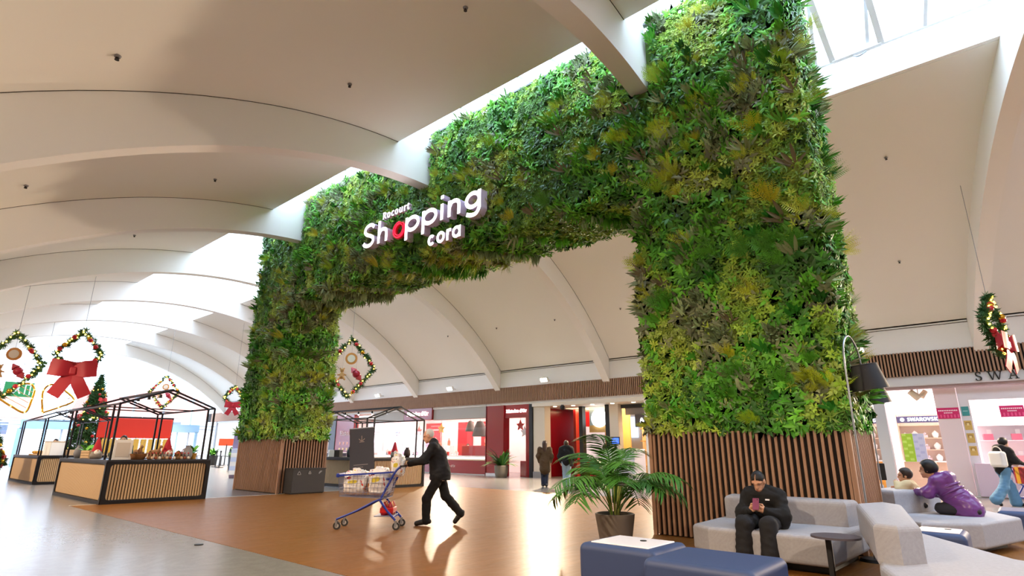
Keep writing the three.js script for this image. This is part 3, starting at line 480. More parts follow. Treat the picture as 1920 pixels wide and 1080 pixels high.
  const sc = thing('tablet_screen', 'small blue lit tablet screen on the white counter', 'screen', [-12.2, 1.41, -20.4], 0.4); M(sc, 'stand', CY(0.02, 0.08, 0.2), MT.black, [0, 0.1, 0]); M(sc, 'bezel', RB(0.36, 0.3, 0.03, 0.01), MT.black, [0, 0.32, 0]); M(sc, 'screen_glow', B(0.28, 0.22, 0.005), glow(0x3f6cff, 1.5), [0, 0.32, 0.018]);
}
// the white crystal shop on the right
{
  const f = thing('crystal_shop_front', 'white crystal shop front with glass panels and black lettering', 'shop front', [0, 0, -23.9]), lw = mat(0xe9e4ea, 0.5), pk = mat(0xf0dde0, 0.5);
  M(f, 'sign_band', RB(6.6, 0.34, 0.5, 0.02), mat(0xd9d8dc, 0.5), [-1.7, 3.68, 0.1]);
  M(f, 'lower_rail', boxAt(-5, 1.6, 3.42, 3.5, -0.1, 0.2), mat(0xb9a3a8, 0.5));
  M(f, 'grey_column', RB(0.34, 3.5, 0.36, 0.01), mat(0xc9ccd4, 0.5), [-3.5, 1.75, 0.05]); M(f, 'white_pier', RB(0.62, 3.45, 0.25, 0.01), pk, [-1.62, 1.72, -0.3]);
  M(f, 'glass_pane', boxAt(-4.85, -3.68, 0.05, 3.42, 0, 0.008), MT.glass); M(f, 'glass_pane', boxAt(-3.3, -1.95, 0.05, 3.42, 0, 0.008), MT.glass);
  M(f, 'threshold', boxAt(-5, 1.6, 0.0, 0.04, -0.1, 0.1), mat(0xd8d2cc, 0.4));
  const lets = part(f, 'sign_lettering', 'black letters'); let dx = 0; for (const ch of 'SWAROVSKI') { M(lets, 'letter', text(ch, 0.27, 0.04, fontSerif), MT.black, [-0.72 + dx, 3.56, 0.36]); dx += fontSerif.data.glyphs[ch].ha * 0.27 / fontSerif.data.resolution + 0.11; }
  // display window at the right
  M(f, 'window_surround', boxAt(-1.3, 1.6, 3.0, 3.45, -0.3, -0.2), lw); M(f, 'window_surround', boxAt(-1.3, -1.02, 0, 3.0, -0.3, -0.2), lw);
  M(f, 'niche_back', boxAt(-1.02, 1.6, 1.0, 3.0, -1.6, -1.5), lw); M(f, 'niche_light', boxAt(-1.0, 1.55, 2.93, 2.98, -1.4, -0.4), glow(0xfff8ff, 2));
  for (const y of [1.72, 2.2]) M(f, 'niche_shelf', boxAt(-0.98, 1.5, y, y + 0.02, -1.5, -0.9), MT.white);
  M(f, 'pink_counter', RB(2.6, 1.0, 0.5, 0.02), mat(0xe8cfdf, 0.45), [0.1, 0.52, -0.1]); M(f, 'counter_lettering', merge([0, 1, 2, 3, 5, 6, 7, 8].map((k) => boxAt(-0.6 + k * 0.07, -0.56 + k * 0.07, 0.54, 0.61, 0.15, 0.155))), mat(0xc9a3ba, 0.5));
  const l = new THREE.RectAreaLight(0xfff4ff, 5, 2.5, 0.9); l.name = 'niche_area_light'; l.position.set(0.28, 2.9, -24.8); l.lookAt(0.28, 0, -24.8); scene.add(l);
  shopLight('bright ceiling light inside the white crystal shop', -4.6, 1.2, 3.68, -29.5, -26, 0xffece8, 6.5, 'lights of the crystal shop');
  const w = struct('wall_crystal_shop', 'pale pink inner walls'); M(w, 'inner_wall', boxAt(-5, 1.6, 0, 3.8, -28.9, -28.7), pk); M(w, 'inner_return', boxAt(1.6, 1.75, 0, 3.8, -28.8, -23.7), pk); M(w, 'floor_carpet', boxAt(-4.85, 1.6, 0, 0.01, -28.7, -24.1), mat(0xd9c8bc, 0.7));
  // shelf units with small lit signs
  [[-4.35, 1.0, 'beside the green pillar'], [-2.65, 1.55, 'behind the kneeling children']].forEach(([x, wd, where], i) => {
    const u = thing('shelf_unit', 'pale shelf unit with white displays ' + where, 'shelf', [x, 0, -26.6]), sh = mat(0xd8c4ac, 0.6);
    M(u, 'back_panel', boxAt(-wd / 2, wd / 2, 1.0, 2.75, -0.32, -0.28), mat(0xcdb9ac, 0.6)); for (const q of [-1, 1]) M(u, 'upright', B(0.05, 1.75, 0.3), sh, [q * wd / 2, 1.87, -0.15]);
    for (const y of [1.0, 1.42, 1.84, 2.3]) M(u, 'shelf', boxAt(-wd / 2, wd / 2, y, y + 0.03, -0.3, 0), sh); M(u, 'cabinet', boxAt(-wd / 2, wd / 2, 0, 1.0, -0.35, 0.05), i ? mat(0xc9b49e, 0.6) : mat(0xd89a30, 0.55)); M(u, 'worktop', boxAt(-wd / 2 - 0.05, wd / 2 + 0.05, 1.0, 1.04, -0.35, 0.25), MT.white);
    M(u, 'sign_strip', boxAt(-wd / 2, wd / 2, 2.42, 2.66, -0.05, 0.02), mat(0x55517c, 0.4)); const t = text('SWAROVSKI', 0.13, 0.02, font); t.scale(1.0, 1, 1); M(u, 'sign_letter_light', t, glow(0xffffff, 3), [-wd / 2 + (i ? 0.34 : -0.1), 2.48, 0.02]); if (i) M(u, 'sign_swan_light', SP(0.07, 10), glow(0xffffff, 3), [-wd / 2 + 0.18, 2.54, 0.02]);
    for (let a = 0; a < 3; a++) for (let b = 0; b < (i ? 5 : 3); b++) { const y = [1.045, 1.455, 1.875][a], g = thing(b % 2 ? 'necklace_bust' : 'jewel_display', b % 2 ? 'white necklace bust on the pale shelf ' + where : 'small pink jewel display on the pale shelf ' + where, b % 2 ? 'bust' : 'display', [x - wd / 2 + 0.17 + b * (wd - 0.3) / (i ? 4 : 2), y, -26.75], rr(-0.3, 0.3), 'displays on the pale shelves ' + where);
      if (b % 2) M(g, 'bust', lathe([[0.07, 0], [0.1, 0.07], [0.11, 0.15], [0.05, 0.22], [0, 0.26]], 14), MT.white).scale.z = 0.6; else { M(g, 'stand', RB(0.16, 0.1, 0.1, 0.01), mat(0xf0c8d0, 0.5), [0, 0.05, 0]); M(g, 'crystal', new THREE.OctahedronGeometry(0.05), mat(0xf4f0ff, 0.1), [0, 0.15, 0]); } }
  });
  [[-2.95, 'green and white'], [-2.62, 'pale blue']].forEach(([x, n], i) => signBoard('poster_stand', n + ' poster panel standing in the crystal shop window', 'poster', x, 1.5, -24.6, 0.33, 0.95, (c, W, H) => { c.fillStyle = i ? '#c9d2f2' : '#a8d83c'; c.fillRect(0, 0, W, H); c.fillStyle = i ? '#b4bfe8' : '#c8ec70'; for (let k = 0; k < 8; k++) c.fillRect(20 + (k % 2) * 220, k * H / 8, 180, H / 12); }));
  const pinkSign = (x, y, z, label) => signBoard('pink_sale_sign', label, 'sign', x, y, z, 0.6, 0.36, (c, W, H) => { c.fillStyle = '#d81e6a'; c.fillRect(0, 0, W, H); c.fillStyle = '#f05a96'; for (let k = 0; k < 7; k++) c.fillRect(k * 80 - 20, H * 0.62, 40, 90); c.fillStyle = '#ffe6f0'; for (let k = 0; k < 11; k++) c.fillRect(36 + k * 41, H * 0.2, 30, 34); for (let k = 0; k < 5; k++) c.fillRect(160 + k * 41, H * 0.42, 30, 30); });
  pinkSign(-1.62, 2.6, -24.05, 'pink sale sign on the white pier of the crystal shop'); pinkSign(0.0, 2.62, -24.3, 'pink sale sign in the bright display niche');
  signBoard('teal_sign', 'small teal sign on the edge of the display window', 'sign', -1.16, 2.65, -24.08, 0.2, 0.3, (c, W, H) => { c.fillStyle = '#3f9a9c'; c.fillRect(0, 0, W, H); c.fillStyle = '#d8f0f0'; c.fillRect(90, H * 0.45, 330, 40); });
  for (let i = 0; i < 3; i++) signBoard('gold_notice', ['gold notice under the teal sign, topmost of three', 'gold notice under the teal sign, middle of three', 'gold notice under the teal sign, lowest of three'][i], 'sign', -1.16, 2.2 - i * 0.4, -24.08, 0.2, 0.3, (c, W, H) => { c.fillStyle = '#d8b464'; c.fillRect(0, 0, W, H); c.fillStyle = '#a8803a'; c.fillRect(100, 120, 300, 240); c.fillStyle = '#f0dcA0'; c.fillRect(160, 200, 180, 200); });
  for (let i = 0; i < 9; i++) { const lvl = i % 3, g = thing('boxed_display', 'small pink boxed display in the bright niche', 'display', [-0.75 + Math.floor(i / 3) * 0.75 + rr(-0.1, 0.1), [1.06, 1.745, 2.225][lvl], -25.15], rr(-0.3, 0.3), 'displays in the bright niche'); M(g, 'box', RB(0.26, 0.2, 0.14, 0.01), mat([0xf0a8b0, 0xe8788c, 0xf4d8dc][lvl], 0.5), [0, 0.1, 0]); M(g, 'card', RB(0.12, 0.14, 0.01, 0.003), MT.white, [0.05, 0.27, 0]); }
  const sp = thing('track_spotlight', 'cream track spotlight fixed at the top of the shop glass', 'lamp', [-2.35, 3.3, -24.1], 0.5); M(sp, 'arm', CY(0.02, 0.02, 0.2), MT.white, [0, 0.05, 0]); M(sp, 'lamp_body', CY(0.1, 0.12, 0.34), mat(0xd8c8b0, 0.5), [-0.12, -0.05, 0], [0, 0, 0.8]); M(sp, 'lamp_body', CY(0.08, 0.1, 0.26), mat(0xd8c8b0, 0.5), [0.16, -0.02, 0], [0, 0, -0.7]);
}
// end of the hall: glazed wall, doors, and the street outside
{
  const X = -58, w = struct('window_20', 'tall glazed end wall of the hall with grey mullions');
  const fm = mat(0xc4cbd8, 0.4), zs = []; for (let z = 0.2; z >= -23.6; z -= 2.38) zs.push(z);
  for (const z of zs) M(w, 'mullion', boxAt(X - 0.08, X + 0.08, 0, vaultY(Math.min(0.1, z)) + 0.2, z - 0.07, z + 0.07), fm);
  for (const y of [3.0, 3.3, 5.6, 7.6]) M(w, 'transom', boxAt(X - 0.05, X + 0.05, y, y + 0.1, -23.5, 0.2), fm);
  for (let i = 0; i + 1 < zs.length; i++) for (const [a, b] of [[0.1, 3.0], [3.4, 5.6], [5.7, 7.6], [7.7, 9.6]]) { const m = (zs[i] + zs[i + 1]) / 2; if (vaultY(m) > a + 0.4) M(w, 'pane', boxAt(X - 0.01, X, a, Math.min(b, vaultY(m) + 0.1), zs[i + 1] + 0.07, zs[i] - 0.07), MT.glass); }
  const d = struct('door_1', 'pale blue framed entrance doors at the end of the hall'), bl = mat(0x9fc2dd, 0.4);
  M(d, 'header', boxAt(X + 0.1, X + 0.3, 2.75, 3.45, -22, -9), bl); for (const z of [-9, -12.2, -15.4, -18.6, -21.8]) M(d, 'door_post', boxAt(X + 0.1, X + 0.3, 0, 2.8, z - 0.12, z + 0.12), bl);
  for (const z of [-10.6, -13.8, -17, -20.2]) { M(d, 'door_rail', boxAt(X + 0.12, X + 0.22, 0.0, 0.3, z - 1.4, z + 1.4), bl); M(d, 'door_stile', boxAt(X + 0.12, X + 0.22, 0.3, 2.75, z - 0.06, z + 0.06), bl); }
  for (const z of [-13.8, -17]) M(d, 'wall_lamp', B(0.1, 0.24, 0.16), MT.black, [X + 0.34, 3.1, z]);
  // beyond the glass
  const gr = struct('ground', 'pale paved ground outside'); M(gr, 'street', boxAt(-160, -62, -0.3, -0.05, -110, 60), mat(0xb7b4b2, 0.8));
  const ho = (x, z, wd, dp, h, rh, label) => { const g = thing('street_house', label, 'building', [x, 0, z]); M(g, 'wall', boxAt(-dp / 2, dp / 2, 0, h, -wd / 2, wd / 2), mat(0xd8c8c4, 0.8)); const s = new THREE.Shape([new THREE.Vector2(-dp / 2 - 0.4, 0), new THREE.Vector2(dp / 2 + 0.4, 0), new THREE.Vector2(0, rh)]); const e = new THREE.ExtrudeGeometry(s, { depth: wd + 0.6, bevelEnabled: false }); e.translate(0, h, -wd / 2 - 0.3); M(g, 'roof', e, mat(0xb06a58, 0.8)); for (let i = 0; i < 4; i++) M(g, 'window', boxAt(dp / 2, dp / 2 + 0.04, h - 1.8, h - 0.5, -wd / 2 + wd * (i + 0.5) / 4 - 0.6, -wd / 2 + wd * (i + 0.5) / 4 + 0.6), mat(0x5a6270, 0.2)); };
  ho(-92, -2, 26, 12, 4.6, 3.6, 'low house with a red roof outside the glazed end wall'); ho(-95, -34, 26, 12, 5.4, 4.2, 'longer house with a red roof at the right outside the glazed end wall');
}
// ---------------------------------------------------------------- people: smooth bodies from tapered bones
function nets(f, lo, hi, c) {                                         // naive surface nets
  const n = [0, 1, 2].map((i) => Math.ceil((hi[i] - lo[i]) / c) + 2), [nx, ny, nz] = n, F = new Float32Array(nx * ny * nz), id = new Int32Array(nx * ny * nz).fill(-1);
  for (let z = 0, i = 0; z < nz; z++) for (let y = 0; y < ny; y++) for (let x = 0; x < nx; x++, i++) F[i] = f(lo[0] + x * c, lo[1] + y * c, lo[2] + z * c);
  const pos = [], idx = [], sx = 1, sy = nx, sz = nx * ny, off = [0, sx, sy, sx + sy, sz, sx + sz, sy + sz, sx + sy + sz];
  for (let z = 0; z < nz - 1; z++) for (let y = 0; y < ny - 1; y++) for (let x = 0; x < nx - 1; x++) {
    const i = x + y * sy + z * sz; let m = 0; for (let k = 0; k < 8; k++) if (F[i + off[k]] < 0) m |= 1 << k;
    if (m === 0 || m === 255) continue;
    let px = 0, py = 0, pz = 0, q = 0;
    for (let a = 0; a < 8; a++) for (let b = 1; b <= 4; b <<= 1) if (!(a & b)) { const A = F[i + off[a]], Bv = F[i + off[a | b]]; if ((A < 0) !== (Bv < 0)) { const t = A / (A - Bv); px += (a & 1) + (b === 1 ? t : 0); py += ((a >> 1) & 1) + (b === 2 ? t : 0); pz += ((a >> 2) & 1) + (b === 4 ? t : 0); q++; } }
    id[i] = pos.length / 3; pos.push(lo[0] + (x + px / q) * c, lo[1] + (y + py / q) * c, lo[2] + (z + pz / q) * c);
  }
  for (let z = 1; z < nz - 1; z++) for (let y = 1; y < ny - 1; y++) for (let x = 1; x < nx - 1; x++) {
    const i = x + y * sy + z * sz, s = F[i] < 0;
    const quad = (a, b, d, e, fl) => { if (a < 0 || b < 0 || d < 0 || e < 0) return; fl ? idx.push(a, b, d, a, d, e) : idx.push(a, d, b, a, e, d); };
    if (s !== F[i + sx] < 0) quad(id[i - sy - sz], id[i - sz], id[i], id[i - sy], s);
    if (s !== F[i + sy] < 0) quad(id[i - sx - sz], id[i - sx], id[i], id[i - sz], s);
    if (s !== F[i + sz] < 0) quad(id[i - sx - sy], id[i - sy], id[i], id[i - sx], s);
  }
  const g = new THREE.BufferGeometry(); g.setAttribute('position', new THREE.Float32BufferAttribute(pos, 3)); g.setIndex(idx); g.computeVertexNormals(); return g;
}
const cap = (a, b, ra, rb) => { const dx = b[0] - a[0], dy = b[1] - a[1], dz = b[2] - a[2], L = dx * dx + dy * dy + dz * dz || 1e-9; const f = (x, y, z) => { const t = Math.max(0, Math.min(1, ((x - a[0]) * dx + (y - a[1]) * dy + (z - a[2]) * dz) / L)); return Math.hypot(x - a[0] - dx * t, y - a[1] - dy * t, z - a[2] - dz * t) - ra - (rb - ra) * t; }; f.box = [[0, 1, 2].map((i) => Math.min(a[i] - ra, b[i] - rb)), [0, 1, 2].map((i) => Math.max(a[i] + ra, b[i] + rb))]; return f; };
const ell = (c, r) => { const m = Math.min(...r), f = (x, y, z) => { const q = Math.hypot((x - c[0]) / r[0], (y - c[1]) / r[1], (z - c[2]) / r[2]); return (q - 1) * m * (q > 1 ? 1 : 1); }; f.box = [c.map((v, i) => v - r[i]), c.map((v, i) => v + r[i])]; return f; };
const smin = (a, b, k) => { const h = Math.max(0, k - Math.abs(a - b)) / k; return Math.min(a, b) - h * h * k * 0.25; };
function blob(prims, k, c, cut, fold = 0) {
  const lo = [9e9, 9e9, 9e9], hi = [-9e9, -9e9, -9e9]; for (const p of prims) for (let i = 0; i < 3; i++) { lo[i] = Math.min(lo[i], p.box[0][i] - 3 * c); hi[i] = Math.max(hi[i], p.box[1][i] + 3 * c); }
  return nets((x, y, z) => { let d = 1; for (const p of prims) { const b = p.box, far = Math.max(b[0][0] - x, x - b[1][0], b[0][1] - y, y - b[1][1], b[0][2] - z, z - b[1][2]); if (far > k + 0.03) { d = Math.min(d, Math.max(far, 0.03)); continue; } d = smin(d, p(x, y, z), k); } if (fold && d > -0.06 && d < 0.06) d += fold * (noise.noise(x * 11 + 3, y * 17, z * 11) + 0.6 * noise.noise(x * 6, y * 30 + x * 14, z * 9 + 5)); return cut ? Math.max(d, cut(x, y, z)) : d; }, lo, hi, c);
}
function tinted(g, f) { const p = g.attributes.position, c = new Float32Array(p.count * 3); for (let i = 0; i < p.count; i++) { const q = f(p.getX(i), p.getY(i), p.getZ(i)); c.set(q, i * 3); } g.setAttribute('color', new THREE.BufferAttribute(c, 3)); return g; }
const mergeColored = (list) => mergeGeometries(list.map((g) => g.index ? g.toNonIndexed() : g));
const skinMat = new THREE.MeshPhysicalMaterial({ vertexColors: true, roughness: 0.55 });
const lin = (hex) => { const c = new THREE.Color(hex); return [c.r, c.g, c.b]; };
// P: joints in metres, y up, facing +z; returns the group's parts
function person(root, P, o) {
  const S = o.skin ? lin(o.skin) : [0.6, 0.36, 0.26], fine = o.fine ?? 1, hs = o.headScale ?? 1;
  const c = 0.016 * fine, limb = [];
  const add = (a, b, ra, rb) => limb.push(cap(a, b, ra, rb));
  add(P.pelvis, P.chest, 0.11, 0.12); add(P.chest, P.neck, 0.11, 0.055); add(P.neck, P.head, 0.052 * hs, 0.05 * hs);
  for (const s of ['L', 'R']) { add(P['sh' + s], P['el' + s], 0.048, 0.04); add(P['el' + s], P['wr' + s], 0.038, 0.026); add(P['hip' + s], P['kn' + s], 0.075, 0.055); add(P['kn' + s], P['an' + s], 0.052, 0.035); add(P['an' + s], P['toe' + s], 0.035, 0.03); add(P.chest, P['sh' + s], 0.08, 0.055); }
  const parts = [tinted(blob(limb, 0.04, c * 1.3), () => S)];
  // head, turned by o.turn (left/right) and o.nod (down)
  const R = new THREE.Matrix4().makeRotationFromEuler(new THREE.Euler(o.nod ?? 0, o.turn ?? 0, o.tilt ?? 0, 'YXZ')).scale(V(hs, hs, hs)).setPosition(...P.head);
  const hp = [ell([0, 0.035, -0.012], [0.077, 0.09, 0.096]), ell([0, -0.045, 0.022], [0.056, 0.072, 0.072]), cap([0, 0.012, 0.088], [0, -0.022, 0.104], 0.009, 0.014), ell([0.077, -0.002, -0.005], [0.012, 0.03, 0.02]), ell([-0.077, -0.002, -0.005], [0.012, 0.03, 0.02]), ell([0, 0.03, 0.07], [0.055, 0.014, 0.024]), ell([0, -0.062, 0.082], [0.026, 0.012, 0.016]), ell([0, -0.1, 0.07], [0.025, 0.018, 0.02]), cap([0, -0.06, -0.03], [0, -0.14, -0.035], 0.052, 0.055)];
  const head = tinted(blob(hp, 0.022, 0.0065 * Math.max(1, fine * 0.9)), (x, y, z) => {
    const ax = Math.abs(x); if (Math.hypot((ax - 0.031) / 0.014, (y - 0.01) / 0.007) < 1 && z > 0.05) return [S[0] * 0.22, S[1] * 0.2, S[2] * 0.2];
    if (Math.hypot((ax - 0.032) / 0.018, (y - 0.034) / 0.0055) < 1 && z > 0.05) return o.brow ? lin(o.brow) : [S[0] * 0.3, S[1] * 0.25, S[2] * 0.22];
    if (Math.hypot(x / 0.024, (y + 0.062) / 0.009) < 1 && z > 0.06) return [S[0] * 0.75, S[1] * 0.45, S[2] * 0.5]; return S;
  });
  head.applyMatrix4(R); parts.push(head);
  // hands: wrist, finger direction, palm normal, bend
  for (const s of ['L', 'R']) {
    const d = V(...(o['hand' + s]?.dir ?? P['wr' + s].map((v, i) => v - P['el' + s][i]))).normalize(), nn = V(...(o['hand' + s]?.palm ?? [s === 'L' ? -1 : 1, 0, 0])); nn.addScaledVector(d, -nn.dot(d)).normalize();
    const side = d.clone().cross(nn), sg = s === 'L' ? 1 : -1, bend = o['hand' + s]?.bend ?? 0.45, k = (o.handScale ?? 1), at = (a, b, e) => V(...P['wr' + s]).addScaledVector(side, a * k * sg).addScaledVector(d, b * k).addScaledVector(nn, e * k).toArray();
    const hpz = [cap(at(-0.018, 0.035, 0), at(-0.022, 0.085, 0), 0.022 * k, 0.016 * k), cap(at(0.015, 0.035, 0), at(0.022, 0.085, 0), 0.022 * k, 0.016 * k), cap(at(0, 0, 0), at(0, 0.04, 0), 0.026 * k, 0.024 * k)];
    [[-0.031, 0.060], [-0.011, 0.068], [0.010, 0.064], [0.030, 0.05]].forEach(([x, L]) => { let a = at(x, 0.088, 0), ang = bend * 0.5, b0 = 0.088, e0 = 0; for (let j = 0; j < 3; j++) { const l = L * [0.45, 0.32, 0.28][j] * 1.15; b0 += Math.cos(ang) * l; e0 += Math.sin(ang) * l; const b = at(x * 1.05, b0, e0); hpz.push(cap(a, b, (0.0095 - j * 0.0008) * k, (0.009 - j * 0.001) * k)); a = b; ang += bend; } });
    const t0 = at(-0.03, 0.03, 0.006), t1 = at(-0.055, 0.065, 0.02 + bend * 0.012), t2 = at(-0.055 + bend * 0.02, 0.098, 0.03 + bend * 0.02); hpz.push(cap(t0, t1, 0.013 * k, 0.011 * k), cap(t1, t2, 0.0105 * k, 0.009 * k));
    parts.push(tinted(blob(hpz, 0.008, 0.0052 * fine), () => S));
  }
  M(root, 'body', mergeColored(parts), skinMat);
  // clothes
  const top = [cap(P.pelvis, P.chest, o.waist ?? 0.155, o.chestR ?? 0.155), cap(P.chest, P.neck, 0.145, 0.075)];
  for (const s of ['L', 'R']) { top.push(cap(P.chest, P['sh' + s], 0.12, 0.075), cap(P['sh' + s], P['el' + s], o.sleeve ?? 0.072, (o.sleeve ?? 0.072) * 0.9), cap(P['el' + s], P['wr' + s], (o.sleeve ?? 0.072) * 0.88, o.cuff ?? 0.045)); }
  for (const q of o.extraTop ?? []) top.push(cap(...q));
  M(root, o.topName ?? 'jacket', blob(top, 0.07, c, o.topCut, o.fold ?? 0.012), mat(o.topColor, o.topRough ?? 0.85));
  const bot = [cap(P.pelvis, [P.pelvis[0], P.pelvis[1] - 0.04, P.pelvis[2]], 0.14, 0.135)];
  for (const s of ['L', 'R']) { bot.push(cap(P.pelvis, P['hip' + s], 0.12, 0.105), cap(P['hip' + s], P['kn' + s], 0.1, o.knee ?? 0.078), cap(P['kn' + s], P['an' + s], o.knee ?? 0.076, o.hem ?? 0.062)); }
  M(root, 'trousers', blob(bot, 0.03, c, undefined, 0.01), mat(o.bottomColor, 0.85));
  for (const s of ['L', 'R']) { const a = P['an' + s], t = P['toe' + s]; M(root, 'shoe', blob([cap([a[0] - (t[0] - a[0]) * 0.35, a[1] - (t[1] - a[1]) * 0.35 - 0.025, a[2] - (t[2] - a[2]) * 0.35], t, 0.045, 0.038), cap(a, t, 0.05, 0.035)], 0.03, 0.012 * fine), mat(o.shoeColor ?? 0x18181a, 0.5)); }
  // hair
  if (o.hair) {
    const hh = []; const rim = o.hairRim ?? 0.016;
    hh.push(ell([0, 0.042, -0.018], [0.077 + rim, 0.09 + rim, 0.096 + rim])); for (const q of o.hairExtra ?? []) hh.push(cap(...q));
    const g = blob(hh, 0.03, 0.009 * Math.max(1, fine * 0.8), o.hairCut ?? ((x, y, z) => { const face = Math.min(z - 0.035 + Math.max(0, y - 0.02) * -0.55, 0.085 - y); return Math.max(Math.min(face, 1), o.hairLow === undefined ? -0.035 - y + (z < -0.02 ? -0.06 : 0) : o.hairLow - y); }));
    g.applyMatrix4(R); M(root, 'hair', g, mat(o.hair, o.hairRough ?? 0.5));
  }
  return root;
}
const mirror = (P) => P;
// the man pushing a full trolley, walking to the left
const WALK = THREE.MathUtils.degToRad(-49);
{
  const P = { pelvis: [0, 0.93, -0.2], chest: [0, 1.24, -0.13], neck: [0, 1.46, -0.04], head: [0, 1.6, 0.05], shL: [0.2, 1.4, -0.07], elL: [0.24, 1.16, 0.1], wrL: [0.2, 1.09, 0.36], shR: [-0.2, 1.4, -0.07], elR: [-0.24, 1.16, 0.1], wrR: [-0.2, 1.09, 0.36], hipL: [0.1, 0.88, -0.2], knL: [0.1, 0.48, 0.02], anL: [0.1, 0.09, 0.02], toeL: [0.1, 0.045, 0.19], hipR: [-0.1, 0.88, -0.2], knR: [-0.1, 0.52, -0.3], anR: [-0.1, 0.2, -0.6], toeR: [-0.1, 0.06, -0.5] };
  const g = thing('person', 'balding man in a black jacket and trousers pushing the loaded trolley', 'person', [-8.58, 0, -7.52], WALK);
  person(g, P, { skin: 0xd09a80, topColor: 0x15161d, topName: 'jacket', bottomColor: 0x0e0e12, nod: 0.3, waist: 0.18, chestR: 0.175, sleeve: 0.082, cuff: 0.055, hem: 0.075, knee: 0.086, topCut: (x, y, z) => 0.8 - y, hair: 0xd8d2cc, hairRough: 0.8, hairCut: (x, y, z) => Math.max(z - 0.035 + Math.max(0, y - 0.03) * 0.3, -0.05 - y + (z < -0.02 ? -0.03 : 0)), hairRim: 0.006, brow: 0xb0a8a0, handL: { dir: [0, -0.15, 1], palm: [0, -1, 0.1], bend: 0.75 }, handR: { dir: [0, -0.15, 1], palm: [0, -1, 0.1], bend: 0.75 }, extraTop: [[[0.0, 0.74, -0.2], [0, 0.95, -0.2], 0.195, 0.18], [[-0.05, 1.49, -0.06], [0.05, 1.49, -0.06], 0.07, 0.07]] });
  M(g, 'shirt_hem', new THREE.TorusGeometry(0.15, 0.012, 6, 24, 1.4), mat(0xe8e8ea, 0.7), [0.0, 0.8, -0.2], [Math.PI / 2, 0, -0.7]);
}
// the seated woman on the sofa
{
  const P = { pelvis: [0, 0.5, -0.06], chest: [0, 0.72, -0.07], neck: [0, 0.865, 0.0], head: [-0.01, 0.97, 0.075], shL: [0.19, 0.8, -0.03], elL: [0.25, 0.58, 0.08], wrL: [0.085, 0.63, 0.27], shR: [-0.17, 0.8, -0.03], elR: [-0.25, 0.58, 0.08], wrR: [-0.1, 0.63, 0.27], hipL: [0.11, 0.49, -0.02], knL: [0.13, 0.49, 0.43], anL: [0.13, 0.1, 0.5], toeL: [0.14, 0.045, 0.64], hipR: [-0.11, 0.49, -0.02], knR: [-0.15, 0.49, 0.43], anR: [-0.17, 0.1, 0.48], toeR: [-0.18, 0.045, 0.62] };
  const g = thing('person', 'woman in a black hoodie sitting on the sofa looking at her phone', 'person', [-2.64, 0, -8.0], 0.1);
  person(g, P, { skin: 0xc9977a, topName: 'hoodie', topColor: 0x0c0c0f, bottomColor: 0x15151a, knee: 0.1, hem: 0.105, waist: 0.165, chestR: 0.155, sleeve: 0.088, cuff: 0.05, nod: 0.55, turn: -0.15, hair: 0x100d0e, hairRough: 0.55, hairRim: 0.005, hairCut: (x, y, z) => Math.max((0.066 - (0.075 - z) * 1.3 - y) / 1.5, -0.09 - y, 0.003 - Math.max(Math.abs(x), 0.07 - y, 0.02 - z)), hairExtra: [[[0, 0.02, -0.1], [0, 0.0, -0.13], 0.035, 0.03]], extraTop: [[[-0.09, 0.85, -0.06], [0.09, 0.85, -0.06], 0.06, 0.06], [[-0.19, 0.5, 0.02], [0.19, 0.5, 0.02], 0.11, 0.11], [[-0.12, 0.8, 0.02], [0.12, 0.8, 0.02], 0.09, 0.09]], fold: 0.014, handL: { dir: [-0.6, 0.35, 0.5], palm: [-0.6, 0.3, -0.6], bend: 0.55 }, handR: { dir: [0.5, 0.35, 0.5], palm: [0.5, 0.3, -0.6], bend: 0.55 } });
  M(g, 'chest_logo', B(0.05, 0.018, 0.004), mat(0xe8e8ee, 0.6), [0.085, 0.76, 0.126], [-0.15, 0.2, 0]);
  const ph = thing('smartphone', 'smartphone in a purple red case held by the seated woman', 'phone', [-2.61, 0.72, -7.64], 0.1); ph.rotation.set(-0.5, 0.1, 0.06); M(ph, 'case', RB(0.075, 0.15, 0.011, 0.005), mat(0x7a2a52, 0.4)); M(ph, 'screen', B(0.068, 0.14, 0.002), MT.black, [0, 0, -0.006]); M(ph, 'lens', CY(0.008, 0.008, 0.004), MT.black, [0.02, 0.055, 0.006], [Math.PI / 2, 0, 0]);
}
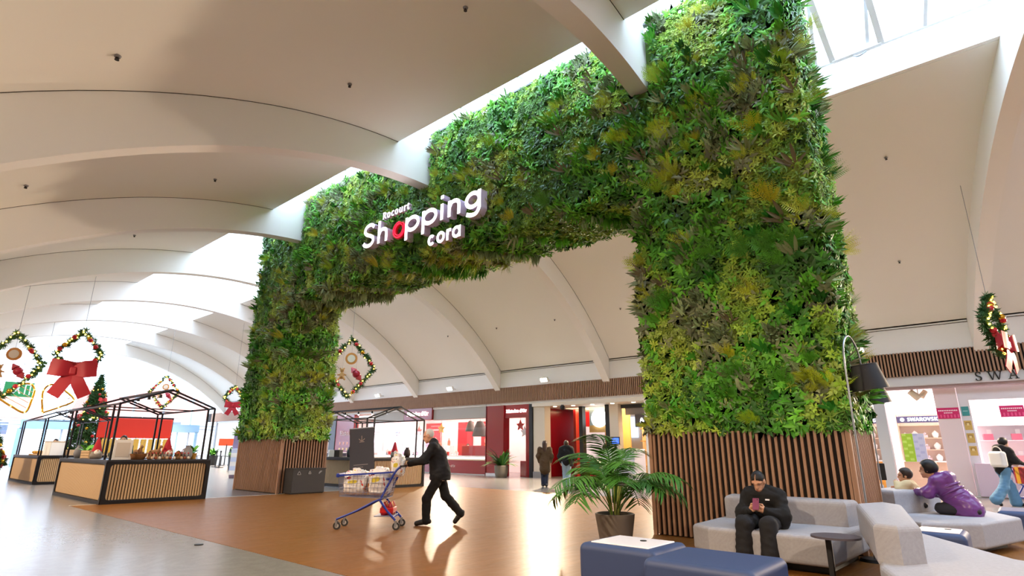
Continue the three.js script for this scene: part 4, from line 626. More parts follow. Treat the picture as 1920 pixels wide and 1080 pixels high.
// two shoppers walking away
{
  const P = { pelvis: [0, 0.95, 0], chest: [0, 1.25, 0], neck: [0, 1.45, 0.0], head: [0, 1.58, 0.02], shL: [0.19, 1.39, 0], elL: [0.26, 1.12, -0.02], wrL: [0.23, 0.9, 0.08], shR: [-0.19, 1.39, 0], elR: [-0.26, 1.12, -0.02], wrR: [-0.23, 0.9, 0.06], hipL: [0.09, 0.9, 0], knL: [0.09, 0.5, 0.05], anL: [0.08, 0.09, -0.02], toeL: [0.09, 0.045, 0.13], hipR: [-0.09, 0.9, 0], knR: [-0.07, 0.5, 0.02], anR: [-0.05, 0.1, -0.1], toeR: [-0.05, 0.04, 0.04] };
  const a = thing('person', 'long haired woman in a brown coat and dark jeans walking away', 'person', [-13.95, 0, -18.05], Math.PI + 0.6);
  person(a, P, { fine: 1.5, topName: 'coat', topColor: 0x4f3a22, bottomColor: 0x1c2236, waist: 0.2, sleeve: 0.085, hem: 0.07, hair: 0x3b2113, hairLow: -0.5, hairCut: (x, y, z) => z - 0.03, hairExtra: [[[0, 0, -0.06], [0, -0.3, -0.1], 0.1, 0.085]], extraTop: [[[0, 0.66, 0], [0, 0.95, 0], 0.215, 0.19]] });
  const b = thing('person', 'person in a black jacket and light blue jeans walking away', 'person', [-13.25, 0, -18.5], Math.PI + 0.55);
  person(b, P, { fine: 1.5, topName: 'jacket', topColor: 0x0f0f13, bottomColor: 0x8fa6b8, waist: 0.185, chestR: 0.18, sleeve: 0.095, hem: 0.09, hair: 0x4a3a2a, hairCut: (x, y, z) => z - 0.045, extraTop: [[[-0.1, 1.46, -0.04], [0.1, 1.46, -0.04], 0.08, 0.08]] });
  const bag = thing('shoulder_bag', 'dark shoulder bag at the side of the person in jeans', 'bag', [-12.9, 0.82, -18.32], 0.6); M(bag, 'bag_body', RB(0.14, 0.3, 0.36, 0.05), mat(0x2b211c, 0.6), [0, 0.1, 0]); M(bag, 'strap', new THREE.TorusGeometry(0.16, 0.012, 6, 20, Math.PI), mat(0x2b211c, 0.6), [0, 0.22, 0], [0, Math.PI / 2, 0]);
}
// toddler and girl kneeling on the sofa
{
  const P = { pelvis: [0, 0.5, 0], chest: [0, 0.68, 0.04], neck: [0, 0.8, 0.06], head: [0, 0.91, 0.08], shL: [0.13, 0.76, 0.05], elL: [0.19, 0.7, 0.14], wrL: [0.08, 0.79, 0.2], shR: [-0.13, 0.76, 0.05], elR: [-0.2, 0.68, 0.12], wrR: [-0.12, 0.7, 0.24], hipL: [0.07, 0.5, 0], knL: [0.1, 0.5, 0.2], anL: [0.1, 0.48, -0.06], toeL: [0.1, 0.47, -0.14], hipR: [-0.07, 0.5, 0], knR: [-0.1, 0.5, 0.2], anR: [-0.1, 0.48, -0.06], toeR: [-0.1, 0.47, -0.14] };
  const a = thing('person', 'toddler in a cream jacket leaning on the pale sofa back', 'person', [-1.46, 0.06, -11.75], -1.6);
  person(a, P, { fine: 1.25, headScale: 0.92, handScale: 0.7, skin: 0xd6a084, topColor: 0xd9c49a, bottomColor: 0x3a4a66, waist: 0.13, chestR: 0.13, sleeve: 0.065, cuff: 0.042, hair: 0x2c1d16, hairRim: 0.018, turn: 0.25 });
  const P2 = { pelvis: [0, 0.5, -0.12], chest: [0, 0.78, 0.06], neck: [0, 0.95, 0.17], head: [0, 1.06, 0.27], shL: [0.16, 0.9, 0.14], elL: [0.22, 0.72, 0.26], wrL: [0.12, 0.72, 0.44], shR: [-0.16, 0.9, 0.14], elR: [-0.22, 0.72, 0.26], wrR: [-0.12, 0.72, 0.44], hipL: [0.09, 0.5, -0.12], knL: [0.12, 0.5, 0.16], anL: [0.1, 0.49, -0.2], toeL: [0.1, 0.48, -0.3], hipR: [-0.09, 0.5, -0.12], knR: [-0.12, 0.5, 0.16], anR: [-0.1, 0.49, -0.2], toeR: [-0.1, 0.48, -0.3] };
  const b = thing('person', 'girl in a shiny purple puffer jacket kneeling on the sofa', 'person', [-0.92, 0.02, -11.5], -1.75);
  person(b, P2, { fine: 1.1, headScale: 1.05, skin: 0xc99678, topName: 'puffer_jacket', topColor: 0x6d3a80, topRough: 0.28, bottomColor: 0x2a2a30, waist: 0.185, chestR: 0.165, sleeve: 0.085, cuff: 0.055, hair: 0x120e10, hairRim: 0.026, hairLow: -0.1, turn: 0.1, extraTop: [[[-0.08, 0.96, 0.03], [0.08, 0.96, 0.03], 0.09, 0.09], [[0, 0.5, -0.16], [0, 0.6, -0.1], 0.2, 0.19]] });
  const q = part(b, 'quilting', 'raised quilted bands'); for (let i = 0; i < 6; i++) { const t = i / 5; M(q, 'quilt_band', new THREE.TorusGeometry(0.183 - t * 0.012, 0.02, 8, 32), mat(0x6d3a80, 0.28), [0, 0.5 + t * 0.3, -0.15 + t * 0.2], [Math.PI / 2 + 0.5, 0, 0]); }
}
// shopper with a trolley at the right edge
{
  const P = { pelvis: [0, 0.95, -0.05], chest: [0, 1.26, 0.02], neck: [0, 1.46, 0.08], head: [0, 1.59, 0.13], shL: [0.19, 1.4, 0.05], elL: [0.25, 1.15, 0.12], wrL: [0.18, 1.07, 0.36], shR: [-0.19, 1.4, 0.05], elR: [-0.25, 1.15, 0.12], wrR: [-0.18, 1.07, 0.36], hipL: [0.1, 0.9, -0.05], knL: [0.1, 0.5, 0.14], anL: [0.1, 0.09, 0.2], toeL: [0.1, 0.045, 0.36], hipR: [-0.1, 0.9, -0.05], knR: [-0.1, 0.48, -0.2], anR: [-0.1, 0.18, -0.48], toeR: [-0.1, 0.06, -0.38] };
  const g = thing('person', 'shopper in a black hooded coat and wide blue jeans walking right', 'person', [-0.42, 0, -20.35], WALK + Math.PI);
  person(g, P, { fine: 1.3, topColor: 0x111015, bottomColor: 0x5c86a8, waist: 0.18, chestR: 0.175, sleeve: 0.09, knee: 0.11, hem: 0.13, hair: 0x120f10, hairRim: 0.024, extraTop: [[[-0.08, 1.47, -0.03], [0.08, 1.47, -0.03], 0.09, 0.09]] });
  const bag = thing('tote_bag', 'white tote bag on the shoulder of the shopper in black', 'bag', [-0.5, 0.98, -20.02], -0.85); M(bag, 'bag_body', RB(0.46, 0.4, 0.16, 0.07, 4), mat(0xe6e0dc, 0.8), [0, 0.2, 0]); M(bag, 'strap', new THREE.TorusGeometry(0.16, 0.014, 6, 20, Math.PI), mat(0xd8d0cc, 0.8), [0, 0.36, 0]);
}
// small figures further away
{
  const P = { pelvis: [0, 0.95, 0], chest: [0, 1.25, 0.06], neck: [0, 1.45, 0.14], head: [0, 1.58, 0.2], shL: [0.19, 1.38, 0.12], elL: [0.25, 1.15, 0.22], wrL: [0.16, 1.08, 0.42], shR: [-0.19, 1.38, 0.12], elR: [-0.25, 1.15, 0.22], wrR: [-0.16, 1.08, 0.42], hipL: [0.09, 0.9, 0], knL: [0.09, 0.5, 0.03], anL: [0.09, 0.09, 0], toeL: [0.09, 0.045, 0.15], hipR: [-0.09, 0.9, 0], knR: [-0.09, 0.5, 0.03], anR: [-0.09, 0.1, 0], toeR: [-0.09, 0.04, 0.14] };
  const F = (label, pos, ry, topC, hair, extra = {}) => { const g = thing('person', label, 'person', pos, ry); person(g, P, { fine: 2, topName: 'shirt', topColor: topC, bottomColor: 0x17171c, hair, ...extra }); };
  F('seller in a dark green top bending over the red shop counter', [-26.3, 0, -26.1], 0.9, 0x18301f, 0x140f0e); F('seller in a white blouse behind the red cubes', [-24.05, 0, -26.0], 0.2, 0xe6dedb, 0x4a2416);
  F('stall keeper with dark hair inside the front wooden kiosk', [-20.6, 0, -5.75], 1.2, 0x1f3d33, 0x17100e); F('stall keeper with dark hair inside the second wooden kiosk', [-31.0, 0, -6.2], 1.0, 0x24242a, 0x17100e);
  F('distant visitor in dark clothes beyond the left green pillar', [-47.2, 0, -20.6], 2.2, 0x14161c, 0x1a1412);
}
// ---------------------------------------------------------------- seating group by the right pillar
const fabricTex = dataTex(256, 256, (u, v) => { const k = 1 + 0.05 * per(u, v, 40, 40, 2.1) + 0.04 * per(u, v, 6, 6, 5.1); return [0.635 * k, 0.635 * k, 0.66 * k]; });
const FAB = new THREE.MeshPhysicalMaterial({ map: fabricTex, roughness: 0.9, sheen: 0.3, sheenRoughness: 0.6 });
const BLUE = mat(0x364770, 0.55, { sheen: 0.3 });
{
  const s1 = thing('sofa', 'light grey fabric sofa against the slat base with a woman on it', 'sofa');
  M(s1, 'seat', prism([[-3.55, -9.15], [-3.5, -7.75], [-3.2, -7.52], [-1.78, -7.52], [-1.72, -9.15]], 0.1, 0.42, 0.05), FAB); M(s1, 'backrest', prism([[-3.5, -9.16], [-3.42, -8.72], [-1.84, -8.72], [-1.78, -9.16]], 0.36, 0.73, 0.06), FAB);
  M(s1, 'plinth', prism([[-3.4, -9.05], [-3.3, -7.75], [-1.9, -7.75], [-1.85, -9.05]], 0, 0.12), MT.black);
  const s2 = thing('sofa', 'light grey sofa in the right corner with a slanted wedge back', 'sofa');
  M(s2, 'seat', prism([[-1.5, -8.5], [-1.15, -8.85], [-0.2, -7.2], [0.9, -6.4], [0.9, -4.6], [-0.75, -5.1], [-1.08, -6.0]], 0.1, 0.43, 0.05), FAB);
  M(s2, 'backrest', prism([[-1.66, -8.4], [-1.46, -8.92], [-1.2, -8.6], [-0.78, -6.35], [-0.92, -6.12], [-1.12, -6.2]], 0.38, 0.74, 0.05), FAB);
  M(s2, 'plinth', prism([[-1.35, -8.4], [-0.4, -7.2], [0.7, -6.3], [0.7, -4.9], [-0.7, -5.3]], 0, 0.12), MT.black);
  const s3 = thing('sofa', 'light grey island sofa with children leaning on its back', 'sofa');
  M(s3, 'seat', prism([[-1.66, -10.6], [-1.68, -11.06], [-1.9, -11.16], [-1.55, -12.7], [-0.62, -12.75], [-0.18, -11.7], [-0.58, -10.35], [-1.2, -9.85]], 0.1, 0.43, 0.04), FAB);
  M(s3, 'backrest', prism([[-2.0, -11.3], [-1.62, -10.95], [-1.36, -11.5], [-1.16, -12.25], [-1.5, -12.5], [-1.8, -12.3]], 0.38, 0.77, 0.06), FAB);
  M(s3, 'plinth', prism([[-1.6, -11.0], [-1.4, -12.5], [-0.7, -12.5], [-0.4, -11.7], [-0.75, -10.6], [-1.2, -10.2]], 0, 0.12), MT.black);
  const s4 = thing('sofa', 'light grey sofa end glimpsed behind the right slat base', 'sofa'); M(s4, 'seat', prism([[-2.75, -13.9], [-2.75, -13.1], [-2.2, -13.1], [-2.2, -13.9]], 0.08, 0.74, 0.05), FAB); M(s4, 'plinth', prism([[-2.7, -13.8], [-2.7, -13.2], [-2.3, -13.2], [-2.3, -13.8]], 0, 0.1), MT.black);
  const topM = new THREE.MeshPhysicalMaterial({ map: canvasTex(512, 512, (c, W, H) => { c.fillStyle = '#f1eef2'; c.fillRect(0, 0, W, H); c.strokeStyle = '#cfc8d4'; c.lineWidth = 2; c.setLineDash([5, 7]); for (const r of [60, 110, 160]) { c.beginPath(); c.arc(W * 0.55, H * 0.5, r, 0, 7); c.stroke(); } }), roughness: 0.35 });
  const pouf = (label, x0, x1, z0, z1, table) => { const g = thing('ottoman', label, 'ottoman', [(x0 + x1) / 2, 0, (z0 + z1) / 2]), w = x1 - x0, d = z1 - z0; M(g, 'cushion', RB(w, 0.38, d, 0.07, 4), BLUE, [0, 0.23, 0]); M(g, 'plinth', B(w * 0.8, 0.06, d * 0.8), MT.black, [0, 0.03, 0]); if (table) { M(g, 'table_top', RB(w * 0.76, 0.03, d * 0.76, 0.01), topM, [0, 0.415, 0]); M(g, 'cable_port', CY(0.035, 0.035, 0.008), MT.black, [0.08, 0.432, -0.08]); } };
  pouf('blue ottoman with a white table top in front of the potted palm', -3.72, -2.84, -6.14, -5.36, true); pouf('plain blue ottoman in front of the seated woman', -2.78, -1.78, -5.92, -5.0, false);
  pouf('blue ottoman with a white top between the two right hand sofas', -1.22, -0.66, -9.5, -8.86, true); pouf('plain blue ottoman behind the island sofa at the right edge', -0.5, 0.6, -13.9, -12.95, false);
  const t = thing('side_table', 'small round dark grey side table on one black leg', 'table', [-1.62, 0, -7.02]); M(t, 'table_top', CY(0.235, 0.235, 0.02, 40), mat(0x55505a, 0.45), [0, 0.5, 0]); M(t, 'leg', bar([-0.08, 0.5, -0.02], [-0.08, 0.02, -0.02], 0.045, 0.06), MT.black); M(t, 'foot_plate', CY(0.2, 0.2, 0.016, 32), MT.black, [0, 0.008, 0]);
  // arc lamps
  const lamp = (label, bx, bz, sx, sz, sy, R, h) => { const g = thing('arc_floor_lamp', label, 'lamp', [bx, 0, bz]); M(g, 'foot', CY(0.16, 0.18, 0.04, 28), MT.black, [0, 0.02, 0]); const dx = sx - bx, dz = sz - bz; M(g, 'arc_pole', tube([[0, 0.03, 0], [0, 1.0, 0], [0.0, 2.0, 0.0], [dx * 0.12, sy + 0.42, dz * 0.12], [dx * 0.5, sy + 0.58, dz * 0.5], [dx * 0.9, sy + 0.42, dz * 0.9], [dx, sy + 0.2, dz]], 0.013, 50), MT.metal);
    const sh = part(g, 'lamp_shade', 'black drum shade'); sh.position.set(dx, sy, dz); sh.rotation.set(0.1, 0, 0.12); M(sh, 'shade', lathe([[R, -h / 2], [R * 0.8, h / 2], [R * 0.79, h / 2], [R * 0.985, -h / 2]], 40), mat(0x17181d, 0.6, { double: true })); M(sh, 'top_ring', new THREE.TorusGeometry(R * 0.795, 0.008, 6, 40), MT.black, [0, h / 2, 0], [Math.PI / 2, 0, 0]); M(sh, 'inner_disc', CY(R * 0.84, R * 0.84, 0.01, 32), mat(0xa9a4a0, 0.7), [0, h * 0.28, 0]); M(sh, 'light_bulb', SP(0.05), mat(0xe8e0d0, 0.4), [0, 0, 0]); };
  lamp('arc floor lamp with the larger black shade beside the right pillar', -1.66, -9.02, -1.58, -9.75, 2.4, 0.29, 0.36); lamp('arc floor lamp with the smaller black shade behind the first', -2.05, -12.75, -1.92, -12.35, 2.36, 0.29, 0.34);
  const ch = thing('cafe_sign', 'small black board with a white emblem behind the toddler', 'sign', [-2.55, 0, -14.6], 0.1); M(ch, 'board', RB(0.62, 0.34, 0.04, 0.01), MT.black, [0, 0.95, 0]); M(ch, 'post', B(0.05, 0.8, 0.05), MT.black, [0, 0.4, 0]); M(ch, 'foot', B(0.4, 0.03, 0.3), MT.black, [0, 0.015, 0]); M(ch, 'emblem', merge([0, 1, 2, 3].map((i) => bar([-0.08 + i * 0.05, 0.86, 0.022], [-0.02 + i * 0.01, 1.02 - Math.abs(i - 1.5) * 0.02, 0.022], 0.008))), mat(0xd8d8dc, 0.6));
}
// ---------------------------------------------------------------- potted plants
function frond(L, n, W, droop, r) {                                    // pinnate palm leaf, along +y then over towards +z
  const c = new THREE.QuadraticBezierCurve3(V(0, 0, 0), V(0, L * 0.75, L * 0.12), V(0, L * (0.78 - droop * 0.4), L * (0.5 + droop * 0.3))), out = [new THREE.TubeGeometry(c, 10, 0.007, 5)];
  for (let i = 0; i < n; i++) { const t = 0.28 + 0.72 * i / n, p = c.getPoint(t), tg = c.getTangent(t); for (const s of [-1, 1]) { const l = W * (0.55 + 0.75 * Math.sin(Math.PI * (t - 0.2))) * rr(0.85, 1.1, r), g = leafGeo(l, 0.013, 0.5, 0.2, 3); g.rotateZ(-s * rr(0.85, 1.1, r)); g.rotateX(Math.atan2(tg.z, tg.y) * 0.8 + 0.25); g.translate(p.x, p.y, p.z); out.push(g); } }
  return merge(out);
}
{
  const r = rngOf(5), g = thing('potted_palm', 'tall feathery palm in a brown grey pot beside the right pillar', 'plant', [-4.62, 0, -7.62]);
  M(g, 'pot', lathe([[0, 0], [0.2, 0], [0.215, 0.02], [0.275, 0.4], [0.285, 0.47], [0.27, 0.48], [0.255, 0.46], [0.25, 0.42], [0, 0.42]], 36), mat(0x6b6259, 0.65)); M(g, 'soil', CY(0.25, 0.25, 0.02), mat(0x2b2018, 0.95), [0, 0.43, 0]);
  const gm = [leafMat(0x3f7a22, 0.5), leafMat(0x4f8a26, 0.5), leafMat(0x336a1e, 0.5)], shapes = [frond(1.05, 24, 0.32, 0.3, r), frond(0.95, 22, 0.3, 0.7, r), frond(0.85, 20, 0.28, 0.95, r), frond(1.15, 25, 0.3, 0.5, r)];
  for (let i = 0; i < 7; i++) { const a = i * 2.4; M(g, 'stem', tube([[Math.cos(a) * 0.05, 0.42, Math.sin(a) * 0.05], [Math.cos(a) * 0.08, 0.65, Math.sin(a) * 0.08], [Math.cos(a) * 0.12, 0.85, Math.sin(a) * 0.12]], 0.016, 8, 6), mat(0x9aa04a, 0.6)); }
  for (let i = 0; i < 30; i++) { const a = i * 2.399 + rr(-0.2, 0.2, r), f = M(g, 'frond', shapes[i % 4], gm[i % 3], [Math.cos(a) * 0.06, 0.44 + rr(0, 0.2, r), Math.sin(a) * 0.06]); f.rotation.order = 'YXZ'; f.rotation.set(rr(-0.25, 0.6, r), -a + Math.PI / 2, 0); f.scale.setScalar(rr(0.75, 1.2, r)); }
  const h = thing('potted_dracaena', 'bushy strap leaved plant in a grey pot before the red column', 'plant', [-20.2, 0, -22.5]);
  M(h, 'pot', lathe([[0, 0], [0.28, 0], [0.34, 0.25], [0.36, 0.56], [0.34, 0.6], [0.31, 0.57], [0, 0.57]], 28), mat(0x7b7468, 0.65));
  const lf = leafGeo(1.0, 0.08, 0.9, 0.25, 6); for (let i = 0; i < 64; i++) { const a = i * 2.399, f = M(h, 'leaf', lf, leafMat([0x2f6a2a, 0x4f8a38, 0x24511f][i % 3]), [Math.cos(a) * 0.1, 0.56, Math.sin(a) * 0.1]); f.rotation.order = 'YXZ'; f.rotation.set(-0.1 + (i % 7) * 0.17, -a + Math.PI / 2, 0); f.scale.setScalar(rr(0.7, 1.15, r)); }
  [[-39.5, -17.6], [-41.5, -18.6], [-52.5, -21.4]].forEach(([x, z], k) => { const q = thing('potted_bush', ['green potted bush behind the front kiosk, nearer one', 'green potted bush behind the front kiosk, further one', 'small potted bush beside the distant stanchions'][k], 'plant', [x, 0, z]); M(q, 'planter', CY(0.45, 0.38, 0.8), mat(0x3a3a38, 0.6), [0, 0.4, 0]); const l2 = leafGeo(0.8, 0.12, 0.7, 0.2, 4); for (let i = 0; i < 26; i++) { const a = i * 2.399, f = M(q, 'leaf', l2, leafMat([0x4f9a2c, 0x74b83a, 0x2f7224][i % 3]), [Math.cos(a) * 0.12, 0.8, Math.sin(a) * 0.12]); f.rotation.order = 'YXZ'; f.rotation.set(0.05 + (i % 6) * 0.2, -a, 0); } });
}
// ---------------------------------------------------------------- trolleys
const bagTex = canvasTex(512, 512, (c, W, H) => { const r = rngOf(12); c.fillStyle = '#ece7e4'; c.fillRect(0, 0, W, H); const cols = ['#c8342c', '#d9862a', '#4a3f7a', '#8f8a92', '#d8c23a', '#3f6a3a', '#7a5a4a', '#b9b2b6']; for (let i = 0; i < 90; i++) { c.save(); c.translate(r() * W, r() * H); c.rotate(r() * 6); c.fillStyle = cols[Math.floor(r() * cols.length)]; r() < 0.5 ? c.fillRect(0, 0, 8 + r() * 34, 6 + r() * 14) : (c.beginPath(), c.ellipse(0, 0, 6 + r() * 16, 4 + r() * 10, 0, 0, 7), c.fill()); c.restore(); } });
const bagMat = new THREE.MeshPhysicalMaterial({ map: bagTex, roughness: 0.45 });
function bagGeo(w, h, d, seed) {                                        // crumpled full carrier bag
  const g = new THREE.SphereGeometry(1, 28, 20), p = g.attributes.position; for (let i = 0; i < p.count; i++) { const x = p.getX(i), y = p.getY(i), z = p.getZ(i), q = (v) => Math.sign(v) * Math.pow(Math.abs(v), 0.5), n = 1 + 0.2 * noise.noise(x * 2.2 + seed, y * 2.2, z * 2.2) + 0.1 * noise.noise(x * 6 + seed, y * 6, z * 6); p.setXYZ(i, q(x) * w / 2 * n, (q(y) * 0.5 + 0.5) * h * n * (y > 0.3 ? 1 : 1), q(z) * d / 2 * n); } g.computeVertexNormals(); return g;
}
function trolley(label, pos, ry) {                                     // nose towards +z, handle at -z
  const g = thing('shopping_trolley', label, 'trolley', pos, ry), bl = mat(0x20389c, 0.35), wire = mat(0x8d93b0, 0.35, { metal: 0.5 }), w0 = 0.24, w1 = 0.29;
  // basket: nose at z .52, back at z -.36, bottom y .52, rim y .93
  const c = [[-w0, 0.55, 0.5], [w0, 0.55, 0.5], [w1, 0.52, -0.34], [-w1, 0.52, -0.34]], t = [[-w0 - 0.02, 0.9, 0.54], [w0 + 0.02, 0.9, 0.54], [w1 + 0.02, 0.96, -0.42], [-w1 - 0.02, 0.96, -0.42]];
  const mix = (a, b, k) => a.map((v, i) => v + (b[i] - v) * k);
  const bk = part(g, 'basket', 'wire basket with a blue rim');
  for (let i = 0; i < 4; i++) { M(bk, 'rim', bar(t[i], t[(i + 1) % 4], 0.026), bl); M(bk, 'bottom_wire', bar(c[i], c[(i + 1) % 4], 0.01), wire); for (const k of [0.2, 0.4, 0.6, 0.8]) M(bk, 'ring_wire', bar(mix(c[i], t[i], k), mix(c[(i + 1) % 4], t[(i + 1) % 4], k), 0.006), wire); const n = i % 2 ? 14 : 9; for (let j = 0; j <= n; j++) M(bk, 'side_wire', bar(mix(c[i], c[(i + 1) % 4], j / n), mix(t[i], t[(i + 1) % 4], j / n), 0.005), wire); }
  for (let j = 1; j < 8; j++) M(bk, 'floor_wire', bar(mix(c[0], c[1], j / 8), mix(c[3], c[2], j / 8), 0.006), wire);
  M(bk, 'nose_guard', RB(0.56, 0.07, 0.06, 0.02), bl, [0, 0.9, 0.55]);
  M(g, 'child_seat', RB(0.46, 0.04, 0.16, 0.015), bl, [0, 0.84, -0.3]);
  for (const s of [-1, 1]) { M(g, 'frame_tube', tube([[s * 0.24, 0.17, 0.52], [s * 0.25, 0.3, 0.2], [s * 0.26, 0.46, -0.12], [s * 0.265, 0.5, -0.22]], 0.018), bl); M(g, 'frame_tube', tube([[s * 0.27, 0.16, -0.52], [s * 0.27, 0.3, -0.38], [s * 0.27, 0.5, -0.22]], 0.02), bl); M(g, 'handle_tube', tube([[s * 0.27, 0.5, -0.24], [s * 0.28, 0.75, -0.36], [s * 0.28, 1.0, -0.5], [s * 0.28, 1.05, -0.56]], 0.02), bl); }
  M(g, 'handle_bar', bar([-0.3, 1.06, -0.57], [0.3, 1.06, -0.57], 0.034), MT.black); M(g, 'lower_rail', bar([-0.27, 0.2, -0.46], [0.27, 0.2, -0.46], 0.02), bl); M(g, 'lower_tray', RB(0.46, 0.015, 0.34, 0.004), wire, [0, 0.22, -0.3]);
  for (const [x, z] of [[-0.24, 0.52], [0.24, 0.52], [-0.27, -0.52], [0.27, -0.52]]) { const k = part(g, 'caster'); k.position.set(x, 0, z); M(k, 'wheel', CY(0.065, 0.065, 0.03, 24), mat(0x2a2a2c, 0.6), [0, 0.065, -0.02], [0, 0, Math.PI / 2]); M(k, 'hub', CY(0.035, 0.035, 0.034, 16), mat(0xb8b4b0, 0.4), [0, 0.065, -0.02], [0, 0, Math.PI / 2]); M(k, 'fork', merge([B(0.006, 0.1, 0.04).clone().translate(-0.02, 0.1, -0.01), B(0.006, 0.1, 0.04).clone().translate(0.02, 0.1, -0.01), B(0.05, 0.012, 0.05).clone().translate(0, 0.15, 0)]), MT.metal); }
  return g;
}
{
  const place = (lz, lx = 0) => [-9.05 + Math.sin(WALK) * lz + Math.cos(WALK) * lx, 0, -6.55 - 0.0 + Math.cos(WALK) * lz - Math.sin(WALK) * lx];
  trolley('blue framed trolley full of white bags pushed by the man', place(0), WALK);
  const items = [['carrier bag, frontmost in the trolley basket', 0.26, 0, 0.565, 0.48, 0.4, 0.44], ['carrier bag, rear one inside the trolley basket', -0.16, 0.005, 0.56, 0.52, 0.44, 0.38], ['carrier bag, highest of all on the trolley child seat', -0.47, 0, 0.87, 0.4, 0.36, 0.22]];
  items.forEach(([n, lz, lx, y, w, h, d], i) => { const p = place(lz, lx), g = thing('carrier_bag', 'printed white ' + n, 'bag', [p[0], y, p[2]], WALK); M(g, 'bag_body', bagGeo(w, h, d, i * 3.1), bagMat); M(g, 'knotted_top', bagGeo(0.16, 0.08, 0.12, i + 7), bagMat, [0.03, h * 0.93, 0.02]); });
  const p = place(-0.34), b = thing('drinks_pack', 'red drinks multipack on the lower tray of the trolley', 'pack', [p[0], 0.23, p[2]], WALK); for (let i = 0; i < 3; i++) for (let j = 0; j < 2; j++) M(b, 'bottle', lathe([[0, 0], [0.05, 0], [0.055, 0.03], [0.05, 0.15], [0.02, 0.2], [0.02, 0.22], [0, 0.22]], 14), mat([0xb81c1c, 0xd87a20, 0xa01020][i], 0.3), [-0.1 + i * 0.105, 0, -0.05 + j * 0.11]); M(b, 'wrap', RB(0.34, 0.1, 0.24, 0.02), mat(0xc4181c, 0.35), [0.005, 0.08, 0.005]);
  trolley('blue trolley with red goods at the right edge', [0.22, 0, -21.0], WALK + Math.PI);
  const q = thing('gift_bag', 'red and yellow shopping bag in the right edge trolley', 'bag', [-0.02, 0.56, -20.8], WALK); M(q, 'bag_body', RB(0.42, 0.42, 0.3, 0.03), mat(0xa81a28, 0.6), [0, 0.21, 0]); M(q, 'stripe', B(0.12, 0.425, 0.305), mat(0xe8a820, 0.6), [-0.08, 0.212, 0]);
}
// roll-up banner leaning in front of the far kiosk
{
  const g = thing('rollup_banner', 'dark grey roll up banner standing before the far kiosk', 'banner', [-17.0, 0, -12.05], 0.72);
  const p = part(g, 'banner_sheet', 'dark grey printed sheet'); p.rotation.set(-0.04, 0, 0.09); p.position.set(-0.1, 0.06, 0); const t = canvasTex(400, 1000, (c, W, H) => { c.fillStyle = '#4c4b53'; c.fillRect(0, 0, W, H); c.strokeStyle = '#d8b8a8'; c.lineWidth = 8; c.beginPath(); c.moveTo(W * 0.5, H * 0.12); c.lineTo(W * 0.5, H * 0.2); c.moveTo(W * 0.38, H * 0.17); c.quadraticCurveTo(W * 0.5, H * 0.24, W * 0.62, H * 0.17); c.moveTo(W * 0.4, H * 0.225); c.lineTo(W * 0.6, H * 0.225); c.stroke(); c.fillStyle = '#9a8f90'; for (const [y, w] of [[0.6, 0.6], [0.64, 0.4], [0.72, 0.5], [0.76, 0.66], [0.83, 0.3]]) c.fillRect(W * 0.15, H * y, W * w, H * 0.013); });
  M(p, 'sheet', RB(0.84, 2.0, 0.012, 0.003), mat(0x4c4b53, 0.6), [0, 1.0, 0]); M(p, 'print', new THREE.PlaneGeometry(0.82, 1.98), new THREE.MeshStandardMaterial({ map: t, roughness: 0.6 }), [0, 1.0, 0.0075]); M(p, 'top_bar', RB(0.86, 0.035, 0.03, 0.008), MT.metal, [0, 2.01, 0]); M(g, 'base', RB(0.9, 0.08, 0.22, 0.03), MT.black, [0, 0.04, 0]); M(g, 'support_pole', bar([-0.1, 0.06, -0.05], [-0.28, 2.0, -0.1], 0.02), MT.metal);
}
